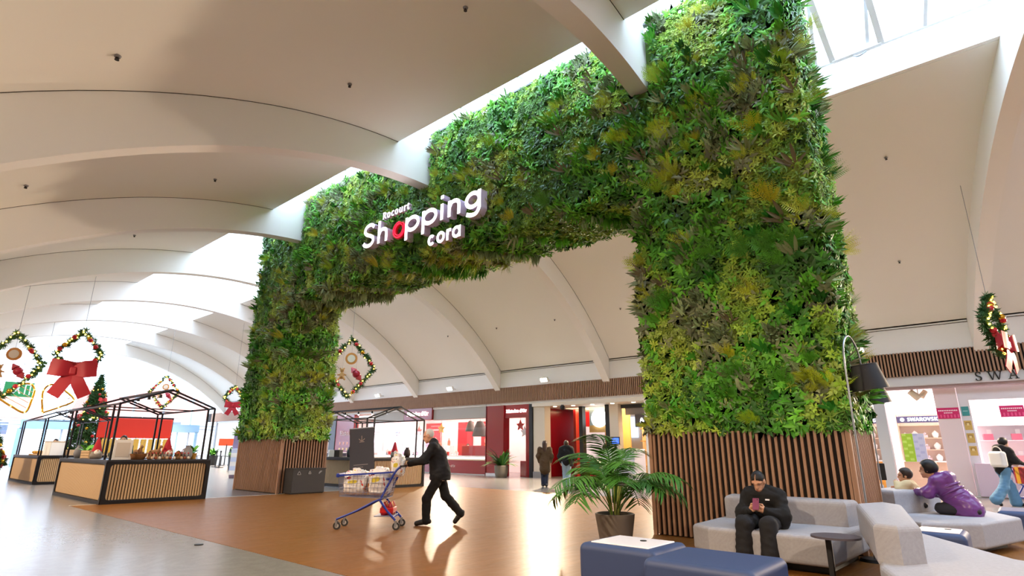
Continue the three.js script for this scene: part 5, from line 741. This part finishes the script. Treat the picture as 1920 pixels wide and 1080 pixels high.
// ---------------------------------------------------------------- wooden kiosks
function kiosk(label, x0, x1, z0, z1, faceNear) {                        // x1: the end towards the camera's right; z1: long side towards the camera
  const g = thing('market_kiosk', label, 'kiosk'), H = 1.06, bm = MT.blackMetal, W = z1 - z0, L = x1 - x0;
  for (const q of [[x0 + 0.06, x1 - 0.06, z1 - 0.6, z1 - 0.06], [x0 + 0.06, x1 - 0.06, z0 + 0.06, z0 + 0.6], [x1 - 0.6, x1 - 0.06, z0 + 0.6, z1 - 0.6], [x0 + 0.06, x0 + 0.6, z0 + 0.6, z1 - 0.6]]) M(g, 'plinth', boxAt(q[0], q[1], 0, 0.12, q[2], q[3]), mat(0x3b3f4a, 0.5)); for (const q of [[x0 + 0.05, x1 - 0.05, z1 - 0.6, z1 - 0.05], [x0 + 0.05, x1 - 0.05, z0 + 0.05, z0 + 0.6], [x1 - 0.6, x1 - 0.05, z0 + 0.6, z1 - 0.6], [x0 + 0.05, x0 + 0.6, z0 + 0.6, z1 - 0.6]]) M(g, 'carcass', boxAt(q[0], q[1], 0.1, H - 0.05, q[2], q[3]), mat(0x241a14, 0.8));
  for (const q of [[x0 - 0.02, x1 + 0.02, z1 - 0.62, z1 + 0.02], [x0 - 0.02, x1 + 0.02, z0 - 0.02, z0 + 0.62], [x1 - 1.1, x1 + 0.02, z0 + 0.62, z1 - 0.62], [x0 - 0.02, x0 + 0.62, z0 + 0.62, z1 - 0.62]]) M(g, 'counter_top', boxAt(q[0], q[1], H - 0.05, H, q[2], q[3]), mat(0x2a2b33, 0.45));
  const frameShape = (w, h) => { const s = new THREE.Shape(); s.moveTo(-w / 2, 0); s.lineTo(w / 2, 0); s.lineTo(w / 2, h); s.lineTo(-w / 2, h); s.closePath(); const m = 0.085, r = 0.12, q = new THREE.Path(), a = w / 2 - m, t = h - m * 0.7, b = m; q.moveTo(-a + r, b); q.lineTo(a - r, b); q.quadraticCurveTo(a, b, a, b + r); q.lineTo(a, t - r); q.quadraticCurveTo(a, t, a - r, t); q.lineTo(-a + r, t); q.quadraticCurveTo(-a, t, -a, t - r); q.lineTo(-a, b + r); q.quadraticCurveTo(-a, b, -a + r, b); s.holes.push(q); return new THREE.ExtrudeGeometry(s, { depth: 0.05, bevelEnabled: false, curveSegments: 6 }); };
  const ends = faceNear ? [[z1, 0, L], [z0 - 0.05, 0, L]] : [[z1, 0, L]];
  for (const [z, , w] of [[z1 - 0.03, 0, L], [z0 - 0.02, 0, L]]) { const m = M(g, 'side_frame', frameShape(w, H - 0.04), bm, [(x0 + x1) / 2, 0, z]); }
  for (const x of [x1 - 0.03, x0 - 0.02]) M(g, 'end_frame', frameShape(W, H - 0.04), bm, [x, 0, (z0 + z1) / 2], [0, Math.PI / 2, 0]);
  const n = 34, sl = boxAt(-0.012, 0.012, 0.1, H - 0.11, -0.021, 0.021); for (let i = 0; i < n; i++) M(g, 'slat', sl, MT.pale, [x1 - 0.032, 0, z0 + 0.12 + (W - 0.24) * i / (n - 1)]);
  const side = []; for (let i = 0; i < 70; i++) { const x = x0 + 0.12 + (L - 0.24) * i / 69; side.push(boxAt(x - 0.024, x + 0.024, 0.1, H - 0.11, z1 - 0.045, z1 - 0.018), boxAt(x - 0.024, x + 0.024, 0.1, H - 0.11, z0 + 0.018, z0 + 0.045)); } const ss = M(g, 'side_slats', merge(side), MT.pale); ss.userData.kind = 'stuff';
  // house shaped frames
  const E = 2.46, R = 2.9, zc = (z0 + z1) / 2, w = 0.045;
  for (const x of [x1 - 0.06, x1 - 0.5, x0 + 0.5, x0 + 0.06]) { for (const z of [z0 + 0.05, z1 - 0.05]) { M(g, 'post', bar([x, H, z], [x, E, z], w), bm); M(g, 'rafter', bar([x, E, z], [x, R, zc], w), bm); } }
  for (const z of [z0 + 0.05, z1 - 0.05]) { M(g, 'eave_bar', bar([x0 + 0.06, E, z], [x1 - 0.06, E, z], w), bm); }
  M(g, 'ridge_bar', bar([x0 + 0.06, R, zc], [x1 - 0.06, R, zc], 0.07, 0.07), bm); for (const f of [0.35, 0.65]) M(g, 'cross_bar', bar([x0 + L * f, E, z0 + 0.05], [x0 + L * f, E, z1 - 0.05], 0.03), bm);
  for (let i = 0; i < 4; i++) { const x = x0 + L * (0.2 + i * 0.2), k = part(g, 'spot_lamp'); k.position.set(x, R - 0.12, zc); M(k, 'can', CY(0.035, 0.045, 0.11, 14), bm); M(k, 'lamp_lens', SP(0.032, 10), glow(0xeaf0ff, 12), [0, -0.06, 0]); }
  return g;
}
kiosk('front market kiosk with a slatted counter and house shaped black frame', -22.1, -17.4, -7.05, -4.58); kiosk('second market kiosk behind the front one at the left', -33.1, -28.4, -7.4, -5.2); kiosk('far market kiosk seen under the green gate', -22.2, -17.5, -15.05, -12.6);
{
  const r = rngOf(31), H = 1.06;
  // goods on the kiosk counters
  const put = (name, label, cat, x, y, z, build, group) => { const g = thing(name, label, cat, [x, y, z], rr(-0.6, 0.6, r), group); build(g); return g; };
  const pot = (c) => (g) => { M(g, 'vase_body', lathe([[0, 0], [0.09, 0], [0.13, 0.12], [0.11, 0.26], [0.06, 0.32], [0.07, 0.36], [0.055, 0.36], [0, 0.3]], 20), mat(c, 0.6)); M(g, 'vase_rim', new THREE.TorusGeometry(0.065, 0.01, 6, 20), mat(c, 0.5), [0, 0.36, 0], [Math.PI / 2, 0, 0]); };
  const gnome = (g) => { M(g, 'body', lathe([[0, 0], [0.13, 0], [0.15, 0.1], [0.1, 0.24], [0, 0.28]], 18), mat(0x8a8078, 0.8)); M(g, 'hat', lathe([[0.13, 0.2], [0.1, 0.3], [0.04, 0.52], [0, 0.58]], 18), mat(0xb0182a, 0.8)); M(g, 'beard', SP(0.08), mat(0xe8e2da, 0.9), [0.09, 0.17, 0]); M(g, 'nose', SP(0.025), mat(0xd8a088, 0.7), [0.15, 0.22, 0]); };
  const basket = (g) => { M(g, 'basket_shell', lathe([[0, 0], [0.15, 0], [0.2, 0.14], [0.19, 0.15], [0.14, 0.02], [0, 0.02]], 20), mat(0x8a5a30, 0.8)); for (let i = 0; i < 5; i++) M(g, 'pine_cone', lathe([[0, 0], [0.045, 0.02], [0.05, 0.05], [0.025, 0.1], [0, 0.11]], 10), mat(0x5a3a22, 0.9), [Math.cos(i * 1.25) * 0.09, 0.09, Math.sin(i * 1.25) * 0.09]); M(g, 'handle', new THREE.TorusGeometry(0.17, 0.012, 6, 22, Math.PI), mat(0x7a4a28, 0.8), [0, 0.12, 0]); };
  const plant = (g) => { M(g, 'pot', CY(0.1, 0.08, 0.16), mat(0xc8923a, 0.6), [0, 0.08, 0]); const l = leafGeo(0.36, 0.05, 0.8, 0.2, 4); for (let i = 0; i < 14; i++) { const f = M(g, 'leaf', l, leafMat([0x6ab83a, 0x4a9a2c][i % 2]), [0, 0.16, 0]); f.rotation.order = 'YXZ'; f.rotation.set(0.2 + (i % 4) * 0.25, i * 2.4, 0); } };
  const crate = (g) => { for (let i = 0; i < 3; i++) for (const s of [-1, 1]) M(g, 'slat', B(0.4, 0.06, 0.012), MT.pale, [0, 0.04 + i * 0.075, s * 0.14]); for (const s of [-1, 1]) M(g, 'end', B(0.012, 0.22, 0.28), MT.pale, [s * 0.2, 0.11, 0]); M(g, 'floor', B(0.4, 0.01, 0.28), MT.pale, [0, 0.012, 0]); };
  const slice = (g) => { M(g, 'wood_slice', CY(0.11, 0.11, 0.03, 16), mat(0x9a6a3e, 0.8), [0, 0.11, 0], [Math.PI / 2, 0, 0]); M(g, 'bark', new THREE.TorusGeometry(0.11, 0.015, 6, 18), mat(0x4a3222, 0.9), [0, 0.11, 0]); M(g, 'easel', B(0.1, 0.02, 0.1), mat(0x4a3222, 0.9), [0, 0.01, -0.02]); };
  const frame = (g) => { M(g, 'mount', RB(0.02, 0.5, 0.42, 0.005), mat(0xe6e0da, 0.7), [0, 0.25, 0]); M(g, 'picture', B(0.004, 0.36, 0.3), mat(0xc9bcae, 0.7), [0.013, 0.25, 0]); M(g, 'strut', bar([-0.12, 0.0, 0], [0, 0.3, 0], 0.02), MT.pale); };
  const reindeer = (g) => { M(g, 'trunk', blob([cap([-0.1, 0.2, 0], [0.1, 0.21, 0], 0.05, 0.055), cap([0.1, 0.22, 0], [0.15, 0.33, 0], 0.035, 0.025), cap([0.15, 0.34, 0], [0.21, 0.32, 0], 0.03, 0.018), cap([-0.1, 0.17, 0.03], [-0.11, 0.01, 0.035], 0.02, 0.012), cap([-0.1, 0.17, -0.03], [-0.11, 0.01, -0.035], 0.02, 0.012), cap([0.09, 0.17, 0.03], [0.1, 0.01, 0.035], 0.02, 0.012), cap([0.09, 0.17, -0.03], [0.1, 0.01, -0.035], 0.02, 0.012)], 0.03, 0.012), mat(0x8a6444, 0.9)); for (const s of [-1, 1]) M(g, 'antler', tube([[0.14, 0.36, s * 0.015], [0.12, 0.44, s * 0.05], [0.16, 0.5, s * 0.06]], 0.008, 8, 5), mat(0xc8b090, 0.8)); };
  const K1 = [
    ['red_gnome', 'red hatted gnome figure on the front kiosk counter', 'figurine', -17.85, -6.05, gnome], ['grey_vase', 'tall grey vase near the right post of the front kiosk', 'vase', -17.75, -6.55, pot(0x9a989c)], ['yellow_planter', 'green plant in a yellow pot at the right end of the front kiosk', 'plant', -18.0, -6.8, plant],
    ['wooden_crate', 'small wooden crate in the middle of the front kiosk counter', 'crate', -18.3, -6.1, crate], ['framed_picture', 'white framed picture by the left posts of the front kiosk', 'picture', -17.72, -4.95, frame], ['wicker_basket', 'wicker basket of pine cones, leftmost on the front kiosk', 'basket', -17.7, -5.32, basket],
    ['wood_slice', 'wood slice ornament right of the pine cone basket', 'ornament', -17.72, -5.6, slice], ['reindeer_figure', 'small brown reindeer on the front kiosk counter', 'figurine', -17.9, -5.78, reindeer], ['wood_slice', 'wood slice ornament beside the red gnome', 'ornament', -17.72, -6.3, slice], ['wicker_basket', 'wicker basket at the far right corner of the front kiosk', 'basket', -18.5, -6.75, basket],
    ['cream_vase', 'cream vase behind the red gnome', 'vase', -18.6, -6.35, pot(0xd8cdb8)], ['reindeer_figure', 'second reindeer deeper inside the front kiosk', 'figurine', -18.55, -5.55, reindeer], ['brown_vase', 'brown vase beside the left posts of the front kiosk', 'vase', -18.2, -5.0, pot(0x6a4a34)],
    ['red_gnome', 'smaller gnome on the long side of the front kiosk', 'figurine', -19.6, -4.85, gnome], ['wooden_crate', 'wooden crate on the long side of the front kiosk', 'crate', -20.4, -4.9, crate], ['grey_vase', 'grey vase at the left end of the front kiosk', 'vase', -21.4, -4.85, pot(0x7d7d84)], ['yellow_planter', 'leafy plant on the long side of the front kiosk', 'plant', -20.9, -4.9, plant],
  ];
  for (const [n, l, c, x, z, b] of K1) put(n, l, c, x, H, z, b);
  for (let i = 0; i < 12; i++) put('bark_ornament', 'small brown bark ornament in the crowd on the front kiosk end', 'ornament', -17.49, H, -5.5 - i * 0.09, (g) => { M(g, 'bark_ball', new THREE.IcosahedronGeometry(0.042, 1), mat([0x7a5232, 0xc8a888, 0x8f4a30, 0xe0d4c4][i % 4], 0.9), [0, 0.042, 0]); M(g, 'twig', bar([0, 0.07, 0], [0.02, 0.16, 0.01], 0.012), mat(0x4a3222, 0.9)); M(g, 'berry', SP(0.02, 8), mat(0xb01c24, 0.4), [0.02, 0.165, 0.01]); }, 'bark ornaments on the front kiosk');
  const K3 = [['perfume_box', 'white boxed bottle set at the left of the far kiosk', 'box', -20.6, -12.9, (g) => { M(g, 'box', RB(0.3, 0.26, 0.2, 0.01), MT.white, [0, 0.13, 0]); M(g, 'label', B(0.2, 0.1, 0.205), mat(0xb9b4c0, 0.6), [0, 0.13, 0]); }], ['black_box', 'black gift box next to the white box on the far kiosk', 'box', -20.1, -12.9, (g) => { M(g, 'box', RB(0.26, 0.22, 0.2, 0.01), MT.black, [0, 0.11, 0]); M(g, 'lid', RB(0.27, 0.05, 0.21, 0.01), mat(0x2a2a30, 0.4), [0, 0.24, 0]); }], ['red_gnome', 'red gnome on the right end of the far kiosk', 'figurine', -17.9, -13.9, gnome], ['grey_vase', 'grey vase on the far kiosk behind the banner', 'vase', -19.4, -12.95, pot(0x4a4a55)], ['brown_vase', 'dark vase at the right end of the far kiosk', 'vase', -17.9, -14.5, pot(0x3a2a26)], ['pink_wreath', 'pink ring ornament on the far kiosk beside the left pillar', 'ornament', -21.6, -13.0, (g) => { M(g, 'wreath', new THREE.TorusGeometry(0.2, 0.06, 10, 28), mat(0xe86a8c, 0.8), [0, 0.75, 0]); M(g, 'card', RB(0.5, 0.9, 0.02, 0.01), MT.white, [0, 0.5, -0.06]); }]];
  for (const [n, l, c, x, z, b] of K3) put(n, l, c, x, H, z, b);
  const K2 = [['cheese_board', 'wooden board with goods at the left of the second kiosk', 'board', -29.4, -5.5, (g) => { M(g, 'board', RB(0.9, 0.06, 0.4, 0.02), MT.pale, [0, 0.03, 0]); for (let i = 0; i < 4; i++) M(g, 'loaf', RB(0.18, 0.12, 0.26, 0.05), mat(0xd8a850, 0.7), [-0.33 + i * 0.22, 0.12, 0]); }], ['wooden_crate', 'wooden crate on the second kiosk', 'crate', -28.8, -6.2, crate], ['white_display', 'white display box on the end of the second kiosk', 'box', -28.75, -5.7, (g) => { M(g, 'box', RB(0.4, 0.5, 0.6, 0.02), MT.white, [0, 0.25, 0]); M(g, 'lid', RB(0.42, 0.04, 0.62, 0.01), MT.pale, [0, 0.52, 0]); }], ['yellow_planter', 'leafy plant on the second kiosk', 'plant', -28.8, -6.9, plant]];
  for (const [n, l, c, x, z, b] of K2) put(n, l, c, x, H, z, b);
}
// ---------------------------------------------------------------- Christmas decoration
const bulbM = glow(0xffc04a, 7), redB = mat(0xb01226, 0.55), goldB = mat(0xd8a030, 0.25, { metal: 0.8 });
function bow(parent, s, m = redB) {                                      // two loops, knot and tails, facing +z
  const b = part(parent, 'bow', 'big red ribbon bow');
  const band = (pts, w) => { const c = new THREE.CatmullRomCurve3(pts.map((p) => V(p[0] * s, p[1] * s, p[2] * s))), n = 16, rings = []; for (let i = 0; i <= n; i++) { const p = c.getPoint(i / n), t = c.getTangent(i / n), up = V(0, 0, 1).cross(t).lengthSq() > 1e-4 ? V(-t.y, t.x, 0).normalize() : V(1, 0, 0), k = w * s / 2 * (0.55 + 0.45 * Math.min(1, Math.abs(i / n - 0) * 2.2)), nn = up.clone().cross(t).normalize(); const q = (a, d) => p.clone().addScaledVector(up, a).addScaledVector(nn, d).toArray(); rings.push([q(-k, -0.012 * s), q(k, -0.012 * s), q(k, 0.012 * s), q(-k, 0.012 * s)]); } return sections(rings); };
  for (const d of [-1, 1]) { M(b, 'loop', band([[0, 0, 0.02], [d * 0.3, 0.06, 0.14], [d * 0.6, 0.1, 0.1]], 0.5), m); M(b, 'loop', band([[d * 0.6, 0.1, 0.1], [d * 0.4, 0.1, -0.1], [0, 0.02, -0.04]], 0.5), m); M(b, 'tail', band([[0, 0, 0], [d * 0.18, -0.35, 0.06], [d * 0.4, -0.75, 0.02]], 0.36), m); }
  M(b, 'knot', RB(0.22 * s, 0.26 * s, 0.2 * s, 0.06 * s, 3), m); return b;
}
const tuft = (() => { const r = rngOf(8), out = []; for (let i = 0; i < 14; i++) { const g = leafGeo(rr(0.07, 0.12, r), 0.012, 0.2, 0.1, 2); g.rotateX(rr(0.1, 1.5, r)); g.rotateY(r() * 6.28); out.push(g); } return merge(out); })();
function tufts(parent, pts, r, name = 'garland_needles') { const im = new THREE.InstancedMesh(tuft, leafMat(0xffffff, 0.7), pts.length); im.name = name; im.userData.kind = 'stuff'; pts.forEach((p, i) => { const m = new THREE.Matrix4().makeRotationFromEuler(new THREE.Euler(r() * 6.28, r() * 6.28, r() * 6.28)); const s = rr(0.8, 1.5, r) * (p[3] ?? 1); m.scale(V(s, s, s)); m.setPosition(p[0], p[1], p[2]); im.setMatrixAt(i, m); const k = rr(0.6, 1.2, r); im.setColorAt(i, new THREE.Color().setRGB(0.045 * k, 0.15 * k, 0.04 * k)); }); im.castShadow = true; parent.add(im); }
function diamond(label, pos, ry, size, bowSize, seed, orn = true) {       // hanging garland diamond with ornaments
  const r = rngOf(seed), g = thing('garland_diamond', label, 'decoration', pos, ry), s = size / 2, C = [[0, s, 0], [s * 0.82, 0, 0], [0, -s, 0], [-s * 0.82, 0, 0]], pts = [];
  for (let i = 0; i < 4; i++) { const a = C[i], b = C[(i + 1) % 4]; M(g, 'frame_bar', bar(a, b, 0.04), mat(0x2a4a24, 0.8)); for (let k = 0; k < 60; k++) { const t = r(); pts.push([a[0] + (b[0] - a[0]) * t + rr(-0.07, 0.07, r), a[1] + (b[1] - a[1]) * t + rr(-0.07, 0.07, r), rr(-0.08, 0.08, r), 1.2]); } for (let k = 0; k < 9; k++) { const t = (k + 0.5) / 9; M(g, 'fairy_light', SP(0.028, 8), bulbM, [a[0] + (b[0] - a[0]) * t + rr(-0.06, 0.06, r), a[1] + (b[1] - a[1]) * t + rr(-0.06, 0.06, r), 0.1]); } for (let k = 0; k < 3; k++) { const t = rr(0.15, 0.85, r); M(g, 'bauble', SP(0.08, 12), k % 2 ? goldB : mat(0xc01a2a, 0.3), [a[0] + (b[0] - a[0]) * t, a[1] + (b[1] - a[1]) * t, 0.1]); } }
  tufts(g, pts, r);
  M(g, 'hanging_wire', B(0.01, vaultY(pos[2]) - pos[1] - s, 0.01), MT.grey, [0, (vaultY(pos[2]) - pos[1] - s) / 2 + s, 0]);
  if (orn) { const ck = part(g, 'cookie', 'round iced biscuit ornament'); ck.position.set(0.02 * s, 0.32 * s, 0); M(ck, 'biscuit', CY(0.2 * s, 0.2 * s, 0.05, 24), mat(0xd8924a, 0.7), [0, 0, 0], [Math.PI / 2, 0, 0]); M(ck, 'icing', CY(0.13 * s, 0.13 * s, 0.06, 20), mat(0xf0e2d0, 0.6), [0, 0, 0.005], [Math.PI / 2, 0, 0]);
    const cd = part(g, 'wrapped_sweet', 'red wrapped sweet ornament'); cd.position.set(0.22 * s, -0.2 * s, 0); cd.rotation.z = -0.9; M(cd, 'sweet', SP(0.13 * s, 14), mat(0xb0203a, 0.3)); for (const d of [-1, 1]) M(cd, 'twist', CY(0.12 * s, 0.02, 0.16 * s, 10), mat(0xc84a5c, 0.4), [d * 0.2 * s, 0, 0], [0, 0, d * -Math.PI / 2 * -1]);
    const br = part(g, 'teddy', 'small brown bear ornament'); br.position.set(-0.25 * s, -0.22 * s, 0); M(br, 'bear_body', blob([cap([0, -0.08, 0], [0, 0.02, 0], 0.075, 0.06), cap([0, 0.13, 0], [0, 0.14, 0.01], 0.065, 0.06), cap([-0.06, 0.19, 0], [-0.06, 0.2, 0], 0.025, 0.025), cap([0.06, 0.19, 0], [0.06, 0.2, 0], 0.025, 0.025), cap([-0.05, -0.1, 0], [-0.1, -0.17, 0.03], 0.035, 0.03), cap([0.05, -0.1, 0], [0.1, -0.17, 0.03], 0.035, 0.03), cap([-0.06, 0, 0], [-0.13, -0.02, 0.02], 0.028, 0.024), cap([0.06, 0, 0], [0.13, -0.02, 0.02], 0.028, 0.024)], 0.02, 0.012), mat(0xc89a64, 0.9)); br.scale.setScalar(s);
    for (const q of [ck, cd, br]) { const y = q.position.y; M(g, 'ornament_thread', bar([q.position.x, y, 0], [q.position.x * 0.9, Math.min(s * 0.98, s - Math.abs(q.position.x) * 1.22), 0], 0.006), MT.grey); } }
  if (bowSize) { const b = bow(g, bowSize); b.position.set(0, -s * 0.72, 0.16); }
  return g;
}
const FACE = THREE.MathUtils.degToRad(62);
diamond('garland diamond with biscuit, bear and sweet ornaments at the far left edge', [-26.5, 4.18, -3.48], FACE, 2.3, 0, 3); diamond('garland diamond with a huge red bow over the left kiosks', [-24.75, 4.55, -5.02], FACE, 1.7, 1.15, 4, false);
diamond('distant garland diamond above the roof of the front kiosk', [-42.3, 4.94, -13.6], FACE, 2.1, 0, 5); diamond('garland diamond with a red bow just left of the left pillar', [-34.7, 4.25, -14.9], FACE, 1.3, 0.7, 6, false);
diamond('garland diamond with hanging sweets just right of the left pillar', [-20.9, 4.66, -13.62], FACE - 0.2, 2.5, 0, 7); diamond('garland diamond with a red bow at the right edge seen edge on', [0.02, 4.45, -18.5], 1.32, 1.5, 0.85, 8, false);
function xmasTree(label, x, z, h, R, seed, bowTop) {
  const r = rngOf(seed), g = thing('christmas_tree', label, 'tree', [x, 0, z]); M(g, 'planter', RB(R * 1.5, 0.7, R * 1.5, 0.04), mat(0x4a4e5c, 0.6), [0, 0.35, 0]); M(g, 'trunk', CY(0.04, 0.09, h - 0.4, 10), mat(0x4a3422, 0.9), [0, 0.5 + (h - 0.7) / 2, 0]);
  const pts = []; for (let i = 0; i < 1400; i++) { const t = Math.pow(r(), 0.7), y = 0.7 + (h - 0.7) * (1 - t), a = r() * 6.28, q = R * t * (0.5 + 0.5 * Math.pow(r(), 0.4)) * (0.88 + 0.12 * Math.sin(y * 9)); pts.push([Math.cos(a) * q, y, Math.sin(a) * q, 1.9]); } tufts(g, pts, r, 'tree_needles');
  const surf = (t, a) => [Math.cos(a) * R * t * 0.98, 0.7 + (h - 0.7) * (1 - t), Math.sin(a) * R * t * 0.98];
  for (let i = 0; i < 34; i++) M(g, 'bauble', SP(0.085, 12), i % 3 ? goldB : mat(0xc01a2a, 0.3), surf(rr(0.15, 1, r), i * 2.399)); for (let i = 0; i < 46; i++) M(g, 'fairy_light', SP(0.03, 8), bulbM, surf(rr(0.1, 1, r), i * 2.399 + 1)); for (let i = 0; i < 7; i++) { const a = i * 0.9 - 0.4, b = bow(g, 0.42), p = surf(0.3 + 0.1 * i, a); b.position.set(...p); b.rotation.y = Math.PI / 2 - a; }
  return g;
}
xmasTree('tall christmas tree with gold lights behind the big red bow', -40.8, -9.6, 5.5, 1.45, 21); xmasTree('christmas tree with red bows beside the left edge', -30.2, -3.6, 3.1, 0.95, 22);
// hanging gold motif, exit sign, red stall, barriers, far furniture
{
  const g = thing('gold_bell_motif', 'hanging gold wire bell light motif at the left', 'decoration', [-38.3, 3.96, -6.4], FACE); for (const d of [-1, 1]) { const b = part(g, 'bell', 'gold wire bell'); b.position.set(d * 0.7, 0, 0); b.rotation.z = d * 0.5; const out = [[-0.7, -0.6], [-0.5, 0.1], [-0.3, 0.5], [0, 0.65], [0.3, 0.5], [0.5, 0.1], [0.7, -0.6], [0, -0.65], [-0.7, -0.6]]; M(b, 'bell_outline', tube(out.map(([x, y]) => [x, y, 0]), 0.05, 40), goldB); for (const y of [-0.4, -0.15, 0.1, 0.35]) M(b, 'rib_wire', bar([-0.6 + (y + 0.4) * 0.35, y, 0], [0.6 - (y + 0.4) * 0.35, y, 0], 0.025), goldB); for (let i = 0; i < 12; i++) M(b, 'fairy_light', SP(0.035, 8), bulbM, [out[i % 8][0], out[i % 8][1] + (i > 7 ? 0.15 : 0), 0.06]); } M(g, 'hanging_wire', B(0.012, 4.2, 0.012), MT.grey, [0, 2.7, 0]);
  const e = thing('exit_sign', 'green emergency exit sign by the end glazing', 'sign', [-52.25, 5.26, -7.6], Math.PI / 2); M(e, 'sign_light_face', RB(1.6, 1.0, 0.06, 0.02), glow(0x1f9a58, 0.7)); M(e, 'running_figure', merge([bar([-0.3, -0.3, 0.035], [-0.05, 0.0, 0.035], 0.09), bar([-0.05, 0.0, 0.035], [0.1, -0.3, 0.035], 0.09), bar([-0.05, 0, 0.035], [0.02, 0.25, 0.035], 0.1), bar([0.35, -0.35, 0.035], [0.35, 0.35, 0.035], 0.07), bar([0.35, 0.35, 0.035], [0.62, 0.35, 0.035], 0.07), bar([0.62, -0.35, 0.035], [0.62, 0.35, 0.035], 0.07)]), mat(0xf4fff8, 0.5)); M(e, 'hanger', B(0.03, 3.4, 0.03), MT.grey, [0, 2.15, 0]);
  const st = thing('red_market_stall', 'bright red stall front with gold bags beyond the kiosks', 'stall', [-38.5, 0, -11.2], Math.PI / 2 - 0.2); M(st, 'canopy', RB(3.6, 1.1, 0.2, 0.04), mat(0xd8301c, 0.6), [0, 2.45, 0]); M(st, 'counter', RB(3.6, 1.1, 0.7, 0.03), MT.pale, [0, 0.55, 0.1]); for (const s of [-1, 1]) M(st, 'post', B(0.08, 3.0, 0.08), MT.black, [s * 1.8, 1.5, 0]); M(st, 'top_bar', B(3.7, 0.1, 0.1), MT.black, [0, 3.04, 0]);
  for (let i = 0; i < 9; i++) { const b = thing('gold_paper_bag', 'gold paper bag in a row on the red stall', 'bag', [-38.05 + (i - 4) * -0.07, 1.101, -11.2 + (i - 4) * 0.36], Math.PI / 2 - 0.2, 'gold bags on the red stall'); M(b, 'paper_body', RB(0.28, 0.75, 0.16, 0.01), mat(0xd8ac48, 0.5), [0, 0.375, 0]); M(b, 'handle', new THREE.TorusGeometry(0.07, 0.012, 6, 14, Math.PI), mat(0xb88a30, 0.5), [0, 0.75, 0]); }
  const ds = thing('dark_stall', 'dark market stall with shelves far left behind the tree', 'stall', [-36, 0, -3.2], Math.PI / 2); M(ds, 'counter', RB(3, 1.0, 0.6, 0.03), mat(0x4a4e5c, 0.5), [0, 0.5, 0]); for (let i = 0; i < 5; i++) M(ds, 'gold_item', RB(0.3, 0.5, 0.2, 0.06), goldB, [-1.1 + i * 0.55, 1.25, 0]);
  [[-46.6, -19.3], [-44.6, -18.75]].forEach(([x, z], i) => { const s = thing('rope_stanchion', ['black barrier post, further of the two', 'black barrier post, nearer of the two'][i], 'barrier', [x, 0, z]); M(s, 'foot', CY(0.28, 0.3, 0.05, 24), MT.black, [0, 0.025, 0]); M(s, 'post', CY(0.04, 0.04, 1.1, 12), MT.black, [0, 0.58, 0]); M(s, 'cap', SP(0.07), MT.black, [0, 1.14, 0]); });
  [[-50.2, -21.2], [-52.6, -20.2], [-48.6, -17.0]].forEach(([x, z], i) => { const c = thing('cafe_table', ['dark cafe table with chairs beyond the stanchions', 'cafe table near the entrance doors', 'cafe table behind the front kiosk'][i], 'table', [x, 0, z]); M(c, 'table_top', CY(0.45, 0.45, 0.04, 24), mat(0x3a3532, 0.5), [0, 0.76, 0]); M(c, 'leg', CY(0.04, 0.04, 0.74, 10), MT.black, [0, 0.38, 0]); M(c, 'foot', CY(0.25, 0.25, 0.03, 20), MT.black, [0, 0.015, 0]); });
  const or = thing('orange_sign', 'small orange lit sign beyond the barrier posts', 'sign', [-52.8, 0, -22.6], Math.PI / 2 - 0.4); M(or, 'sign_panel_light', RB(1.3, 0.6, 0.08, 0.02), glow(0xff5a2a, 0.7), [0, 1.9, 0]); M(or, 'post', B(0.08, 1.7, 0.08), MT.black, [0, 0.85, 0]);
  const cd = thing('card_rack', 'white and blue card rack beside the left slat base', 'rack', [-28.6, 0, -12.9], 0.8); M(cd, 'back_board', RB(0.7, 2.1, 0.06, 0.02), mat(0x8f84a8, 0.5), [0, 1.05, 0]); for (let i = 0; i < 6; i++) M(cd, 'card_tray', RB(0.66, 0.2, 0.14, 0.01), i % 2 ? mat(0xc8d4f0, 0.5) : MT.white, [0, 0.25 + i * 0.2, 0.09]);
  const dis = thing('display_case', 'dark blue display case beside the grey column of the red shop', 'case', [-35.6, 0, -22.6]); M(dis, 'case_body', RB(1.6, 1.1, 0.7, 0.02), mat(0x1c2238, 0.4), [0, 0.55, 0]); M(dis, 'case_lid', RB(1.62, 0.04, 0.72, 0.01), MT.white, [0, 1.12, 0]);
}
renderer.render(scene, camera);
